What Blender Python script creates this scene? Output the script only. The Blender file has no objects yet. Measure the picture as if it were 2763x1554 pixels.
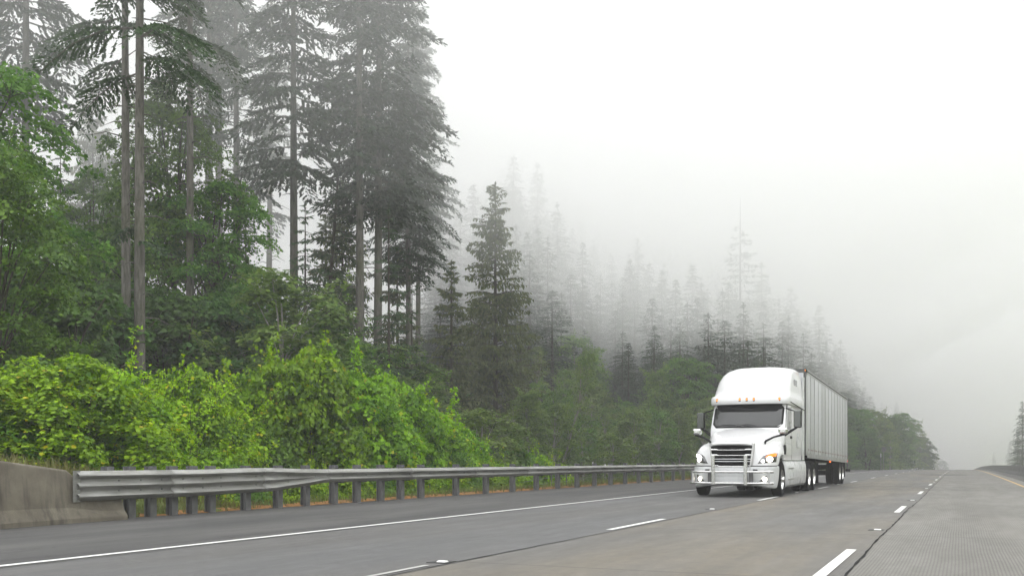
import bpy, math, random
import numpy as np
from mathutils import Vector, Matrix
from mathutils.bvhtree import BVHTree

S = bpy.context.scene
COL = S.collection
R = math.radians
SIN, COS, FD, CAMH = 0.41871, 0.90812, 2440.0, 1.065
rng = np.random.default_rng(7)
random.seed(7)
CLOUD = 26.0; SKY_STRENGTH = 0.12; EXPOSURE = 0.66; HAZE = 0.0018; HAZE_COL = 0.62; FOG = 0.0140; FOG_COL = 0.975; FOGTOP = 86.0; VB = 6

# ------------------------------------------------------------------ basics
def tag(o, label=None, cat=None, group=None, kind=None):
    if label: o['label'] = label
    if cat: o['category'] = cat
    if group: o['group'] = group
    if kind: o['kind'] = kind
    return o

def empty(name, loc=(0, 0, 0), rz=0.0):
    o = bpy.data.objects.new(name, None)
    o.empty_display_size = 0.3
    o.location = loc
    o.rotation_euler = (0, 0, rz)
    COL.objects.link(o)
    return o

def copy_tree(o, parent=None):
    c = o.copy()
    COL.objects.link(c)
    if parent is not None:
        c.parent = parent
    for ch in list(o.children):
        copy_tree(ch, c)
    return c

def ground_pos(px, Z):
    """a place beside the road: bearing px, depth Z from the camera car"""
    a = (2413.0 - px) * COS * Z / FD
    return (-a, (Z - SIN * a) / COS)

def crest(Y):
    Y = np.asarray(Y, float)
    d = np.clip(Y - 55.0, 0, 300.0)
    z = -2.8e-5 * d * d
    return z - np.clip(Y - 355.0, 0, None) * 2.8e-5 * 600

def sstep(x, a, b):
    t = np.clip((np.asarray(x, float) - a) / (b - a), 0, 1)
    return t * t * (3 - 2 * t)

def terrain(X, Y):
    X = np.asarray(X, float); Y = np.asarray(Y, float)
    a = -X
    base = crest(Y)
    # left side
    near = 1 - sstep(Y, 12, 19)
    bank = near * (0.9 * sstep(a, 14.2, 15.0) + 1.8 * sstep(a, 15.0, 24))
    dip = (1 - near) * -(0.15 + 1.15 * (1 - sstep(Y, 48, 140))) * sstep(a, 14.2, 17.5)
    s = 0.22 + 0.42 * sstep(Y, 60, 200)
    hill = s * np.clip(a - 27, 0, None) + 0.5 * sstep(a, 20, 30) + (dip * -0.8) * sstep(a, 20, 30)
    hill = 150 * np.tanh(hill / 150)
    hill = hill * (1 - 0.9 * sstep(a / np.maximum(Y, 30), 0.50, 0.72) * sstep(a, 45, 90))
    wob = 0.25 * np.sin(X * 0.31 + 1.3) * np.cos(Y * 0.23) * sstep(a, 16, 24)
    left = np.where(a > 14.1, bank + dip + hill + wob, 0.0)
    r = 0.28 * np.clip(X - 16, 0, None)
    right = np.where(X > 16, 40 * np.tanh(r / 40), 0.0)
    return base + left + right

# ------------------------------------------------------------------ materials
def new_mat(name):
    m = bpy.data.materials.new(name)
    m.use_nodes = True
    nt = m.node_tree
    b = nt.nodes.get('Principled BSDF')
    return m, nt, b

def pset(b, **k):
    names = dict(col='Base Color', rough='Roughness', metal='Metallic', spec='Specular IOR Level', coat='Coat Weight',
                 coatr='Coat Roughness', em='Emission Color', ems='Emission Strength', ior='IOR', trans='Transmission Weight', alpha='Alpha')
    for kk, v in k.items():
        s = b.inputs.get(names[kk])
        if s is None: continue
        if kk in ('col', 'em'): v = tuple(v) + (1,)
        s.default_value = v

def simple(name, col, rough=0.5, noise=0.0, scale=8.0, bump=0.0, **k):
    m, nt, b = new_mat(name)
    pset(b, col=col, rough=rough, **k)
    if noise or bump:
        tc = nt.nodes.new('ShaderNodeTexCoord')
        n = nt.nodes.new('ShaderNodeTexNoise'); n.inputs['Scale'].default_value = scale; n.inputs['Detail'].default_value = 6
        nt.links.new(tc.outputs['Object'], n.inputs['Vector'])
        if noise:
            r = nt.nodes.new('ShaderNodeMapRange')
            r.inputs[1].default_value = 0.3; r.inputs[2].default_value = 0.7
            r.inputs[3].default_value = 1 - noise; r.inputs[4].default_value = 1 + noise * 0.6
            nt.links.new(n.outputs[0], r.inputs[0])
            mx = nt.nodes.new('ShaderNodeVectorMath'); mx.operation = 'SCALE'
            mx.inputs[0].default_value = col
            nt.links.new(r.outputs[0], mx.inputs['Scale'])
            nt.links.new(mx.outputs[0], b.inputs['Base Color'])
        if bump:
            bp = nt.nodes.new('ShaderNodeBump'); bp.inputs['Strength'].default_value = bump; bp.inputs['Distance'].default_value = 0.02
            nt.links.new(n.outputs[0], bp.inputs['Height']); nt.links.new(bp.outputs[0], b.inputs['Normal'])
    return m

class G:
    """little node graph helper"""
    def __init__(s, nt): s.nt = nt
    def n(s, t, **k):
        x = s.nt.nodes.new('ShaderNode' + t)
        for a, v in k.items(): setattr(x, a, v)
        return x
    def l(s, a, b): s.nt.links.new(a, b)
    def math(s, op, a, b=0.0, c=None):
        x = s.n('Math', operation=op)
        for i, v in enumerate((a, b, c)):
            if v is None: continue
            if hasattr(v, 'links'): s.l(v, x.inputs[i])
            else: x.inputs[i].default_value = v
        return x.outputs[0]
    def noise(s, vec, scale, detail=4, rough=0.5):
        x = s.n('TexNoise'); x.inputs['Scale'].default_value = scale; x.inputs['Detail'].default_value = detail
        x.inputs['Roughness'].default_value = rough
        s.l(vec, x.inputs['Vector']); return x.outputs[0]
    def mapr(s, v, a, b, c, d):
        x = s.n('MapRange'); s.l(v, x.inputs[0])
        for i, q in enumerate((a, b, c, d)): x.inputs[i + 1].default_value = q
        return x.outputs[0]
    def mix(s, f, a, b, blend='MIX'):
        x = s.n('MixRGB', blend_type=blend)
        for i, v in enumerate((f, a, b)):
            if hasattr(v, 'links'): s.l(v, x.inputs[i])
            elif i == 0: x.inputs[0].default_value = v
            else: x.inputs[i].default_value = tuple(v) + (1,)
        return x.outputs[0]
    def scalevec(s, v, sc):
        x = s.n('VectorMath', operation='MULTIPLY'); s.l(v, x.inputs[0]); x.inputs[1].default_value = sc
        return x.outputs[0]

def leaf_mat(name, dark, light, trans=0.35, warm=None):
    """foliage: each leaf carries its own tint, a little hue drift from plant to plant"""
    m, nt, b = new_mat(name); g = G(nt)
    at = g.n('Attribute', attribute_name='tint')
    col = g.mix(at.outputs['Fac'], dark, light)
    if warm:
        f = g.mapr(at.outputs['Fac'], 0.93, 0.97, 0, 1)
        col = g.mix(f, col, warm)
    oi = g.n('ObjectInfo')
    k = g.mapr(oi.outputs['Random'], 0, 1, 0.85, 1.15)
    hs = g.n('HueSaturation'); g.l(col, hs.inputs['Color']); g.l(k, hs.inputs['Value'])
    hue = g.mapr(oi.outputs['Random'], 0, 1, 0.488, 0.508); g.l(hue, hs.inputs['Hue'])
    g.l(hs.outputs[0], b.inputs['Base Color'])
    pset(b, rough=0.55, spec=0.35)
    tr = g.n('BsdfTranslucent'); g.l(hs.outputs[0], tr.inputs['Color'])
    mx = g.n('MixShader'); mx.inputs[0].default_value = trans
    g.l(b.outputs[0], mx.inputs[1]); g.l(tr.outputs[0], mx.inputs[2])
    g.l(mx.outputs[0], nt.nodes['Material Output'].inputs['Surface'])
    return m

def bark_mat(name, c1, c2):
    m, nt, b = new_mat(name); g = G(nt)
    tc = g.n('TexCoord')
    v = g.scalevec(tc.outputs['Object'], (5, 5, 0.9))
    f = g.noise(v, 2.2, 6, 0.65)
    f2 = g.noise(tc.outputs['Object'], 0.35, 3)
    col = g.mix(g.mapr(f, 0.35, 0.65, 0, 1), c1, c2)
    col = g.mix(g.mapr(f2, 0.52, 0.66, 0, 0.5), col, (0.075, 0.085, 0.035))
    g.l(col, b.inputs['Base Color']); pset(b, rough=0.9, spec=0.2)
    bp = g.n('Bump'); bp.inputs['Strength'].default_value = 0.7; bp.inputs['Distance'].default_value = 0.03
    g.l(f, bp.inputs['Height']); g.l(bp.outputs[0], b.inputs['Normal'])
    return m

M = {}
M['white'] = simple('white_paint', (0.72, 0.72, 0.725), 0.28, coat=0.6, coatr=0.05, noise=0.03, scale=1.5)
M['white2'] = simple('white_fairing', (0.62, 0.63, 0.635), 0.25, coat=0.5, coatr=0.1, noise=0.06, scale=2.0)
def grime(m, amt):
    nt = m.node_tree; g = G(nt); b = nt.nodes['Principled BSDF']
    src = b.inputs['Base Color'].links[0].from_socket
    tc = g.n('TexCoord'); f = g.noise(g.scalevec(tc.outputs['Object'], (3, 2, 0.8)), 1.8, 7, 0.7)
    col = g.mix(g.mapr(f, 0.48, 0.72, 0, amt), src, (0.30, 0.285, 0.26))
    g.l(col, b.inputs['Base Color']); g.l(g.mapr(f, 0.4, 0.7, 0.22, 0.5), b.inputs['Roughness'])
grime(M['white2'], 0.18)
M['chrome'] = simple('polished_steel', (0.62, 0.62, 0.61), 0.22, metal=1.0, noise=0.12, scale=12)
M['brushed'] = simple('brushed_steel', (0.50, 0.50, 0.49), 0.38, metal=1.0, noise=0.2, scale=20)
M['black'] = simple('black_plastic', (0.010, 0.010, 0.011), 0.6, spec=0.12)
M['seam'] = simple('rubber_seam', (0.015, 0.015, 0.015), 0.8, spec=0.1)
M['mesh'] = simple('grille_mesh', (0.005, 0.005, 0.005), 0.9, spec=0.03)
M['rubber'] = simple('tyre_rubber', (0.012, 0.012, 0.012), 0.85, spec=0.12, noise=0.3, scale=9)
M['alu'] = simple('wheel_aluminium', (0.75, 0.75, 0.74), 0.25, metal=1.0)
M['glass'] = simple('dark_glass', (0.008, 0.010, 0.010), 0.03, spec=0.5, coat=0.5, coatr=0.02)
M['lampglass'] = simple('lamp_glass', (0.05, 0.05, 0.05), 0.06, spec=0.8, coat=1.0)
M['lamp'] = simple('lamp_lit', (1, 1, 1), 0.3, em=(1.0, 0.93, 0.78), ems=4.0)
M['drl'] = simple('lamp_dim', (1, 1, 1), 0.3, em=(1.0, 0.98, 0.95), ems=2.4)
M['amber'] = simple('amber_lit', (0.45, 0.06, 0.0), 0.3, em=(1.0, 0.20, 0.015), ems=1.3)
M['amberd'] = simple('amber_marker', (0.7, 0.2, 0.02), 0.25, em=(1.0, 0.33, 0.05), ems=0.9)
M['red'] = simple('red_lens', (0.6, 0.02, 0.02), 0.3, em=(1.0, 0.03, 0.02), ems=0.7)
M['redtape'] = simple('reflector_tape', (0.16, 0.03, 0.03), 0.4)
M['frame'] = simple('chassis_black', (0.010, 0.010, 0.010), 0.8, spec=0.1, noise=0.3, scale=4)
M['mirrorcap'] = simple('dark_chrome', (0.10, 0.105, 0.10), 0.12, metal=1.0)
M['darkgrey'] = simple('dark_grey', (0.09, 0.09, 0.09), 0.6)
M['trailerrail'] = simple('trailer_rail', (0.33, 0.33, 0.33), 0.4, metal=0.4, noise=0.25, scale=3)

def trailer_side():
    m, nt, b = new_mat('trailer_panel'); g = G(nt)
    tc = g.n('TexCoord'); sp = g.n('SeparateXYZ'); g.l(tc.outputs['Object'], sp.inputs[0])
    idx = g.math('FLOOR', g.math('DIVIDE', sp.outputs['Y'], 1.0923))
    wn = g.n('TexWhiteNoise', noise_dimensions='1D'); g.l(idx, wn.inputs['W'])
    k = g.mapr(wn.outputs['Value'], 0, 1, 0.46, 0.70)
    st = g.noise(g.scalevec(tc.outputs['Object'], (3, 3, 0.25)), 2.0, 5, 0.6)
    k = g.math('MULTIPLY', k, g.mapr(st, 0.3, 0.7, 0.86, 1.06))
    c = g.n('CombineXYZ'); g.l(k, c.inputs[0]); g.l(k, c.inputs[1]); g.l(g.math('MULTIPLY', k, 1.07), c.inputs[2])
    g.l(c.outputs[0], b.inputs['Base Color']); pset(b, rough=0.28, metal=0.5, coat=0.4, coatr=0.08)
    bp = g.n('Bump'); bp.inputs['Strength'].default_value = 0.25; bp.inputs['Distance'].default_value = 0.01
    g.l(g.noise(tc.outputs['Object'], 1.6, 2), bp.inputs['Height']); g.l(bp.outputs[0], b.inputs['Normal'])
    return m
M['trailer'] = trailer_side()

def galv():
    m, nt, b = new_mat('galvanised_steel'); g = G(nt)
    tc = g.n('TexCoord')
    f = g.noise(g.scalevec(tc.outputs['Object'], (1, 0.35, 3)), 3.0, 6, 0.6)
    f2 = g.noise(tc.outputs['Object'], 22, 3)
    col = g.mix(g.mapr(f, 0.35, 0.7, 0, 1), (0.27, 0.27, 0.258), (0.165, 0.165, 0.148))
    col = g.mix(g.mapr(f2, 0.55, 0.7, 0, 0.35), col, (0.22, 0.21, 0.18))
    g.l(col, b.inputs['Base Color']); pset(b, rough=0.42, metal=0.35)
    g.l(g.mapr(f, 0.3, 0.7, 0.36, 0.55), b.inputs['Roughness'])
    return m
M['galv'] = galv()
M['post'] = simple('post_steel', (0.13, 0.13, 0.13), 0.5, metal=0.1, noise=0.25, scale=6)
M['block'] = simple('block_dark', (0.02, 0.02, 0.02), 0.9, spec=0.1)

def concrete_mat(name, c1, c2, c3, vert=True):
    m, nt, b = new_mat(name); g = G(nt)
    tc = g.n('TexCoord')
    big = g.noise(tc.outputs['Object'], 0.9, 6, 0.6)
    streak = g.noise(g.scalevec(tc.outputs['Object'], (2.5, 2.5, 0.35)), 1.6, 5, 0.6)
    fine = g.noise(tc.outputs['Object'], 30, 4, 0.7)
    col = g.mix(g.mapr(big, 0.38, 0.62, 0, 1), c1, c2)
    col = g.mix(g.mapr(streak, 0.50, 0.68, 0, 0.75 if vert else 0.3), col, c3)
    sp = g.n('SeparateXYZ'); g.l(tc.outputs['Object'], sp.inputs[0])
    col = g.mix(g.mapr(fine, 0.3, 0.7, 0, 0.25), col, (0.10, 0.095, 0.085))
    g.l(col, b.inputs['Base Color']); pset(b, rough=0.88, spec=0.3)
    bp = g.n('Bump'); bp.inputs['Strength'].default_value = 0.4; bp.inputs['Distance'].default_value = 0.01
    g.l(fine, bp.inputs['Height']); g.l(bp.outputs[0], b.inputs['Normal'])
    return m
M['conc'] = concrete_mat('weathered_concrete', (0.185, 0.165, 0.128), (0.095, 0.082, 0.062), (0.035, 0.032, 0.026))
M['barrier'] = concrete_mat('median_concrete', (0.20, 0.20, 0.19), (0.15, 0.15, 0.145), (0.07, 0.07, 0.07))

def lane_mat(name, base, brown, groove, jointed=True, tracks=()):
    """portland concrete lane: X across, Y along in metres"""
    m, nt, b = new_mat(name); g = G(nt)
    tc = g.n('TexCoord'); P = tc.outputs['Object']
    sp = g.n('SeparateXYZ'); g.l(P, sp.inputs[0]); X, Y = sp.outputs['X'], sp.outputs['Y']
    big = g.noise(g.scalevec(P, (0.45, 0.07, 1)), 1.0, 4, 0.55)
    mid = g.noise(g.scalevec(P, (1.2, 0.25, 1)), 1.6, 6, 0.65)
    fine = g.noise(P, 38, 4, 0.7)
    strk = g.noise(g.scalevec(P, (7, 0.12, 1)), 1.0, 4, 0.6)
    col = g.mix(g.mapr(big, 0.42, 0.62, 0, 1), base, brown)
    col = g.mix(g.mapr(mid, 0.35, 0.7, 0, 0.35), col, tuple(c * 0.72 for c in base))
    col = g.mix(g.mapr(strk, 0.45, 0.75, 0, 0.22), col, tuple(c * 1.28 for c in base))
    mot = g.noise(g.scalevec(P, (1, 0.55, 1)), 7.0, 6, 0.72)
    col = g.mix(g.mapr(mot, 0.40, 0.68, 0.0, 0.42), col, tuple(c * 0.60 for c in base))
    pale = g.noise(g.scalevec(P, (2.2, 0.3, 1)), 1.1, 7, 0.7)
    col = g.mix(g.mapr(pale, 0.56, 0.72, 0.0, 0.4), col, tuple(c * 1.45 for c in base))
    for (cx, w, amt) in tracks:          # polished or oil darkened wheel bands
        d = g.math('ABSOLUTE', g.math('SUBTRACT', X, cx))
        f = g.mapr(d, w, 0.1, 0, amt)
        col = g.mix(f, col, tuple(c * 0.62 for c in base))
    col = g.mix(g.mapr(fine, 0.35, 0.72, 0.0, 0.38), col, tuple(c * 0.5 for c in base))
    if jointed:                          # transverse joints between slabs
        fr = g.math('FRACT', g.math('DIVIDE', g.math('SUBTRACT', Y, 14.9 - 0.02), 5.8))
        f = g.math('LESS_THAN', fr, 0.008)
        col = g.mix(g.math('MULTIPLY', f, 0.55), col, (0.035, 0.033, 0.03))
        wn = g.n('TexWhiteNoise', noise_dimensions='1D')
        g.l(g.math('FLOOR', g.math('DIVIDE', g.math('SUBTRACT', Y, 14.88), 5.8)), wn.inputs['W'])
        hv = g.n('HueSaturation'); g.l(col, hv.inputs['Color']); g.l(g.mapr(wn.outputs['Value'], 0, 1, 0.92, 1.08), hv.inputs['Value'])
        col = hv.outputs[0]
    h = fine
    if groove > 0:                       # worn longitudinal tining
        wob = g.noise(g.scalevec(P, (0.4, 0.5, 1)), 1.0, 2)
        xx = g.math('ADD', X, g.math('MULTIPLY', wob, 0.03))
        w = g.math('SINE', g.math('MULTIPLY', xx, 2 * math.pi / 0.034))
        wear = g.mapr(g.noise(g.scalevec(P, (0.5, 0.12, 1)), 1.0, 4), 0.35, 0.62, 0.35, 1)
        f = g.math('MULTIPLY', g.mapr(w, -0.2, 0.75, 0, groove), wear)
        col = g.mix(f, col, tuple(c * 0.36 for c in base))
    g.l(col, b.inputs['Base Color']); pset(b, spec=0.35)
    g.l(g.mapr(mid, 0.3, 0.7, 0.62, 0.82), b.inputs['Roughness'])
    bp = g.n('Bump'); bp.inputs['Strength'].default_value = 0.35; bp.inputs['Distance'].default_value = 0.004
    g.l(h, bp.inputs['Height']); g.l(bp.outputs[0], b.inputs['Normal'])
    return m
M['lane_r'] = lane_mat('tined_concrete', (0.182, 0.175, 0.158), (0.165, 0.154, 0.136), 0.7, tracks=((0.1, 0.45, 0.25), (1.9, 0.45, 0.25)))
M['lane_m'] = lane_mat('worn_concrete', (0.130, 0.126, 0.119), (0.190, 0.163, 0.120), 0.28, tracks=((-2.1, 0.5, 0.2), (-3.9, 0.5, 0.2)))
M['lane_l'] = lane_mat('grey_concrete', (0.105, 0.105, 0.105), (0.102, 0.097, 0.091), 0.0, jointed=False, tracks=((-6.1, 0.5, 0.15), (-7.6, 0.5, 0.2)))

def asphalt_mat():
    m, nt, b = new_mat('shoulder_asphalt'); g = G(nt)
    tc = g.n('TexCoord'); P = tc.outputs['Object']
    big = g.noise(g.scalevec(P, (0.9, 0.12, 1)), 1.0, 5, 0.6)
    fine = g.noise(P, 45, 4, 0.75)
    crack = g.noise(g.scalevec(P, (3.0, 0.35, 1)), 1.0, 7, 0.7)
    col = g.mix(g.mapr(big, 0.40, 0.62, 0, 1), (0.080, 0.077, 0.074), (0.046, 0.045, 0.045))
    cr = g.math('LESS_THAN', g.math('ABSOLUTE', g.math('SUBTRACT', crack, 0.40)), 0.009)
    stain = g.noise(g.scalevec(P, (1.6, 0.22, 1)), 1.0, 6, 0.7)
    col = g.mix(g.mapr(stain, 0.56, 0.66, 0, 0.6), col, (0.035, 0.034, 0.034))
    col = g.mix(g.math('MULTIPLY', cr, 0.85), col, (0.02, 0.02, 0.02))
    col = g.mix(g.mapr(fine, 0.35, 0.7, 0, 0.4), col, (0.05, 0.05, 0.05))
    g.l(col, b.inputs['Base Color']); pset(b, rough=0.82, spec=0.35)
    bp = g.n('Bump'); bp.inputs['Strength'].default_value = 0.5; bp.inputs['Distance'].default_value = 0.006
    g.l(fine, bp.inputs['Height']); g.l(bp.outputs[0], b.inputs['Normal'])
    return m
M['asphalt'] = asphalt_mat()

def paint_mat(name, col):
    m, nt, b = new_mat(name); g = G(nt)
    tc = g.n('TexCoord'); P = tc.outputs['Object']
    f = g.noise(g.scalevec(P, (12, 3, 1)), 2.0, 6, 0.7)
    c = g.mix(g.mapr(f, 0.55, 0.75, 0, 0.6), col, tuple(x * 0.5 for x in col))
    g.l(c, b.inputs['Base Color']); pset(b, rough=0.6)
    return m
M['paint'] = paint_mat('white_road_paint', (0.62, 0.62, 0.60))
M['yellow'] = paint_mat('yellow_road_paint', (0.46, 0.29, 0.07))

def ground_mat():
    m, nt, b = new_mat('forest_floor'); g = G(nt)
    tc = g.n('TexCoord'); P = tc.outputs['Object']
    f = g.noise(P, 0.35, 6, 0.65); f2 = g.noise(P, 3.5, 6, 0.7)
    sp = g.n('SeparateXYZ'); g.l(P, sp.inputs[0])
    grass = g.mix(g.mapr(f2, 0.35, 0.65, 0, 1), (0.075, 0.115, 0.022), (0.13, 0.15, 0.05))
    soil = g.mix(g.mapr(f2, 0.35, 0.65, 0, 1), (0.045, 0.035, 0.02), (0.035, 0.05, 0.014))
    k = g.mapr(g.math('ADD', sp.outputs['X'], g.math('MULTIPLY', f, 6)), -22, -18, 0, 1)
    col = g.mix(k, soil, grass)
    g.l(col, b.inputs['Base Color']); pset(b, rough=0.95, spec=0.1)
    bp = g.n('Bump'); bp.inputs['Strength'].default_value = 0.8; bp.inputs['Distance'].default_value = 0.08
    g.l(f2, bp.inputs['Height']); g.l(bp.outputs[0], b.inputs['Normal'])
    return m
M['ground'] = ground_mat()
M['litter'] = simple('orange_litter', (0.24, 0.115, 0.028), 0.95, noise=0.55, scale=9, bump=0.6)
M['drygrass'] = leaf_mat('dry_grass', (0.09, 0.11, 0.02), (0.20, 0.18, 0.06), 0.25)
M['grass'] = leaf_mat('green_grass', (0.085, 0.15, 0.02), (0.20, 0.26, 0.05), 0.35)
M['leaf_bright'] = leaf_mat('leaf_bright', (0.050, 0.140, 0.001), (0.35, 0.57, 0.001), 0.46, warm=(0.55, 0.48, 0.01))
M['leaf_bush'] = leaf_mat('leaf_bush', (0.040, 0.120, 0.001), (0.29, 0.54, 0.003), 0.45, warm=(0.42, 0.42, 0.02))
M['leaf_maple'] = leaf_mat('leaf_maple', (0.034, 0.110, 0.010), (0.16, 0.32, 0.026), 0.45)
M['leaf_dark'] = leaf_mat('leaf_dark', (0.026, 0.080, 0.012), (0.11, 0.23, 0.034), 0.42)
M['leaf_alder'] = leaf_mat('leaf_alder', (0.060, 0.125, 0.020), (0.22, 0.33, 0.050), 0.42)
M['needle'] = leaf_mat('fir_needle', (0.009, 0.022, 0.009), (0.024, 0.056, 0.017), 0.12)
M['needle_green'] = leaf_mat('young_needle', (0.018, 0.048, 0.014), (0.055, 0.105, 0.028), 0.2)
M['needle_far'] = leaf_mat('distant_needle', (0.016, 0.034, 0.012), (0.040, 0.078, 0.024), 0.2)
M['cedar'] = leaf_mat('cedar_frond', (0.040, 0.062, 0.016), (0.125, 0.150, 0.042), 0.35)
M['bark'] = bark_mat('fir_bark', (0.075, 0.068, 0.058), (0.18, 0.168, 0.150))
M['bark_dark'] = bark_mat('dark_bark', (0.04, 0.032, 0.025), (0.085, 0.07, 0.055))
M['bark_pale'] = bark_mat('alder_bark', (0.20, 0.19, 0.165), (0.33, 0.31, 0.28))

# ------------------------------------------------------------------ mesh building
class MB:
    def __init__(s): s.v, s.f = [], []
    def add(s, v, f):
        n = len(s.v); s.v += [tuple(p) for p in v]; s.f += [tuple(i + n for i in q) for q in f]
    def box(s, c, d, rot=None):
        x, y, z = (q / 2 for q in d)
        p = [Vector((i * x, j * y, k * z)) for i in (-1, 1) for j in (-1, 1) for k in (-1, 1)]
        if rot: p = [rot @ q for q in p]
        p = [q + Vector(c) for q in p]
        s.add(p, [(0, 1, 3, 2), (4, 6, 7, 5), (0, 4, 5, 1), (2, 3, 7, 6), (0, 2, 6, 4), (1, 5, 7, 3)])
    def tube(s, pts, rad, n=10, cap=True):
        pts = [Vector(p) for p in pts]
        if not hasattr(rad, '__len__'): rad = [rad] * len(pts)
        rings = []; up = Vector((0, 0, 1))
        for i, p in enumerate(pts):
            d = (pts[min(i + 1, len(pts) - 1)] - pts[max(i - 1, 0)]).normalized()
            if abs(d.dot(up)) > 0.95: u = d.cross(Vector((0, 1, 0)))
            else: u = d.cross(up)
            u.normalize(); w = d.cross(u)
            rings.append([p + (u * math.cos(2 * math.pi * k / n) + w * math.sin(2 * math.pi * k / n)) * rad[i] for k in range(n)])
        v = [q for r in rings for q in r]; f = []
        for i in range(len(pts) - 1):
            for k in range(n):
                a, b = i * n + k, i * n + (k + 1) % n
                f.append((a, b, b + n, a + n))
        if cap:
            f.append(tuple(range(n))[::-1]); f.append(tuple((len(pts) - 1) * n + k for k in range(n)))
        s.add(v, f)
    def grid(s, rows, flip=False):
        h, w = len(rows), len(rows[0]); v = [p for r in rows for p in r]; f = []
        for i in range(h - 1):
            for j in range(w - 1):
                q = (i * w + j, i * w + j + 1, (i + 1) * w + j + 1, (i + 1) * w + j)
                f.append(q[::-1] if flip else q)
        s.add(v, f)
    def lathe(s, prof, axis_c, n=40):
        """prof: (offset along x, radius) closed profile around the x axis"""
        rings = [[(axis_c[0] + px, axis_c[1] + r * math.cos(2 * math.pi * k / n), axis_c[2] + r * math.sin(2 * math.pi * k / n)) for k in range(n)] for px, r in prof]
        v = [q for r in rings for q in r]; f = []
        for i in range(len(prof) - 1):
            for k in range(n):
                a, b = i * n + k, i * n + (k + 1) % n
                f.append((a, b, b + n, a + n))
        s.add(v, f)
    def build(s, name, mat, parent=None, smooth=False, bevel=0, subsurf=0, solid=0, sharp=40):
        me = bpy.data.meshes.new(name); me.from_pydata(s.v, [], s.f); me.validate(); me.update()
        if mat: me.materials.append(mat)
        if smooth:
            me.shade_smooth()
            try: me.set_sharp_from_angle(angle=R(sharp))
            except Exception: pass
        o = bpy.data.objects.new(name, me); COL.objects.link(o)
        if parent: o.parent = parent
        if solid:
            m = o.modifiers.new('thick', 'SOLIDIFY'); m.thickness = solid; m.offset = -1
        if subsurf:
            m = o.modifiers.new('sub', 'SUBSURF'); m.levels = m.render_levels = subsurf
        if bevel:
            m = o.modifiers.new('bev', 'BEVEL'); m.width = bevel; m.segments = 2; m.limit_method = 'ANGLE'
        return o

def arr_mesh(name, verts, k, mat, tint=None, smooth=False):
    """verts (N,k,3): N separate k-gons"""
    N = verts.shape[0]
    me = bpy.data.meshes.new(name)
    me.vertices.add(N * k); me.vertices.foreach_set('co', verts.reshape(-1).astype(np.float32))
    me.loops.add(N * k); me.loops.foreach_set('vertex_index', np.arange(N * k, dtype=np.int32))
    me.polygons.add(N); me.polygons.foreach_set('loop_start', np.arange(0, N * k, k, dtype=np.int32))
    me.polygons.foreach_set('loop_total', np.full(N, k, dtype=np.int32))
    me.update(calc_edges=True)
    if tint is not None:
        at = me.attributes.new('tint', 'FLOAT', 'FACE'); at.data.foreach_set('value', tint.astype(np.float32))
    me.materials.append(mat)
    return me

def unit(v): return v / (np.linalg.norm(v, axis=-1, keepdims=True) + 1e-9)

LEAF = np.array([(0, -0.5), (0.26, -0.36), (0.5, -0.02), (0.24, 0.12), (0, 0.52), (-0.24, 0.12), (-0.5, -0.02), (-0.26, -0.36)])
FEATHER = np.array([(0, 0), (0.16, 0.10), (0.42, 0.12), (0.26, 0.32), (0.34, 0.50), (0.16, 0.62), (0, 1.0), (-0.16, 0.64), (-0.34, 0.46), (-0.24, 0.30), (-0.42, 0.14), (-0.15, 0.09)])
OVAL = np.array([(0, -0.5), (0.3, -0.2), (0.27, 0.2), (0, 0.5), (-0.27, 0.2), (-0.3, -0.2)])

def leaves(name, C, D, Nn, size, tmpl, mat, tint, fold=0.12):
    """C centres, D leaf axis, Nn leaf normal"""
    D = unit(D); Sx = unit(np.cross(D, Nn)); Nz = np.cross(Sx, D)
    t = tmpl
    V = (C[:, None] + size[:, None, None] * (Sx[:, None] * t[None, :, 0:1] + D[:, None] * t[None, :, 1:2] - Nz[:, None] * (fold * np.abs(t[None, :, 0:1]) * 2)))
    return arr_mesh(name, V, len(t), mat, tint)
# ------------------------------------------------------------------ vegetation generators
def randdir(n): return unit(rng.normal(size=(n, 3)))

def make_tree(name, trunk_mb, bark, crown_me, extra=None):
    root = empty(name)
    if trunk_mb is not None:
        trunk_mb.build('trunk' if extra is None else extra, bark, root, smooth=True, sharp=80)
    c = bpy.data.objects.new('crown' if extra is None else 'foliage', crown_me); COL.objects.link(c); c.parent = root
    return root

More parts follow.
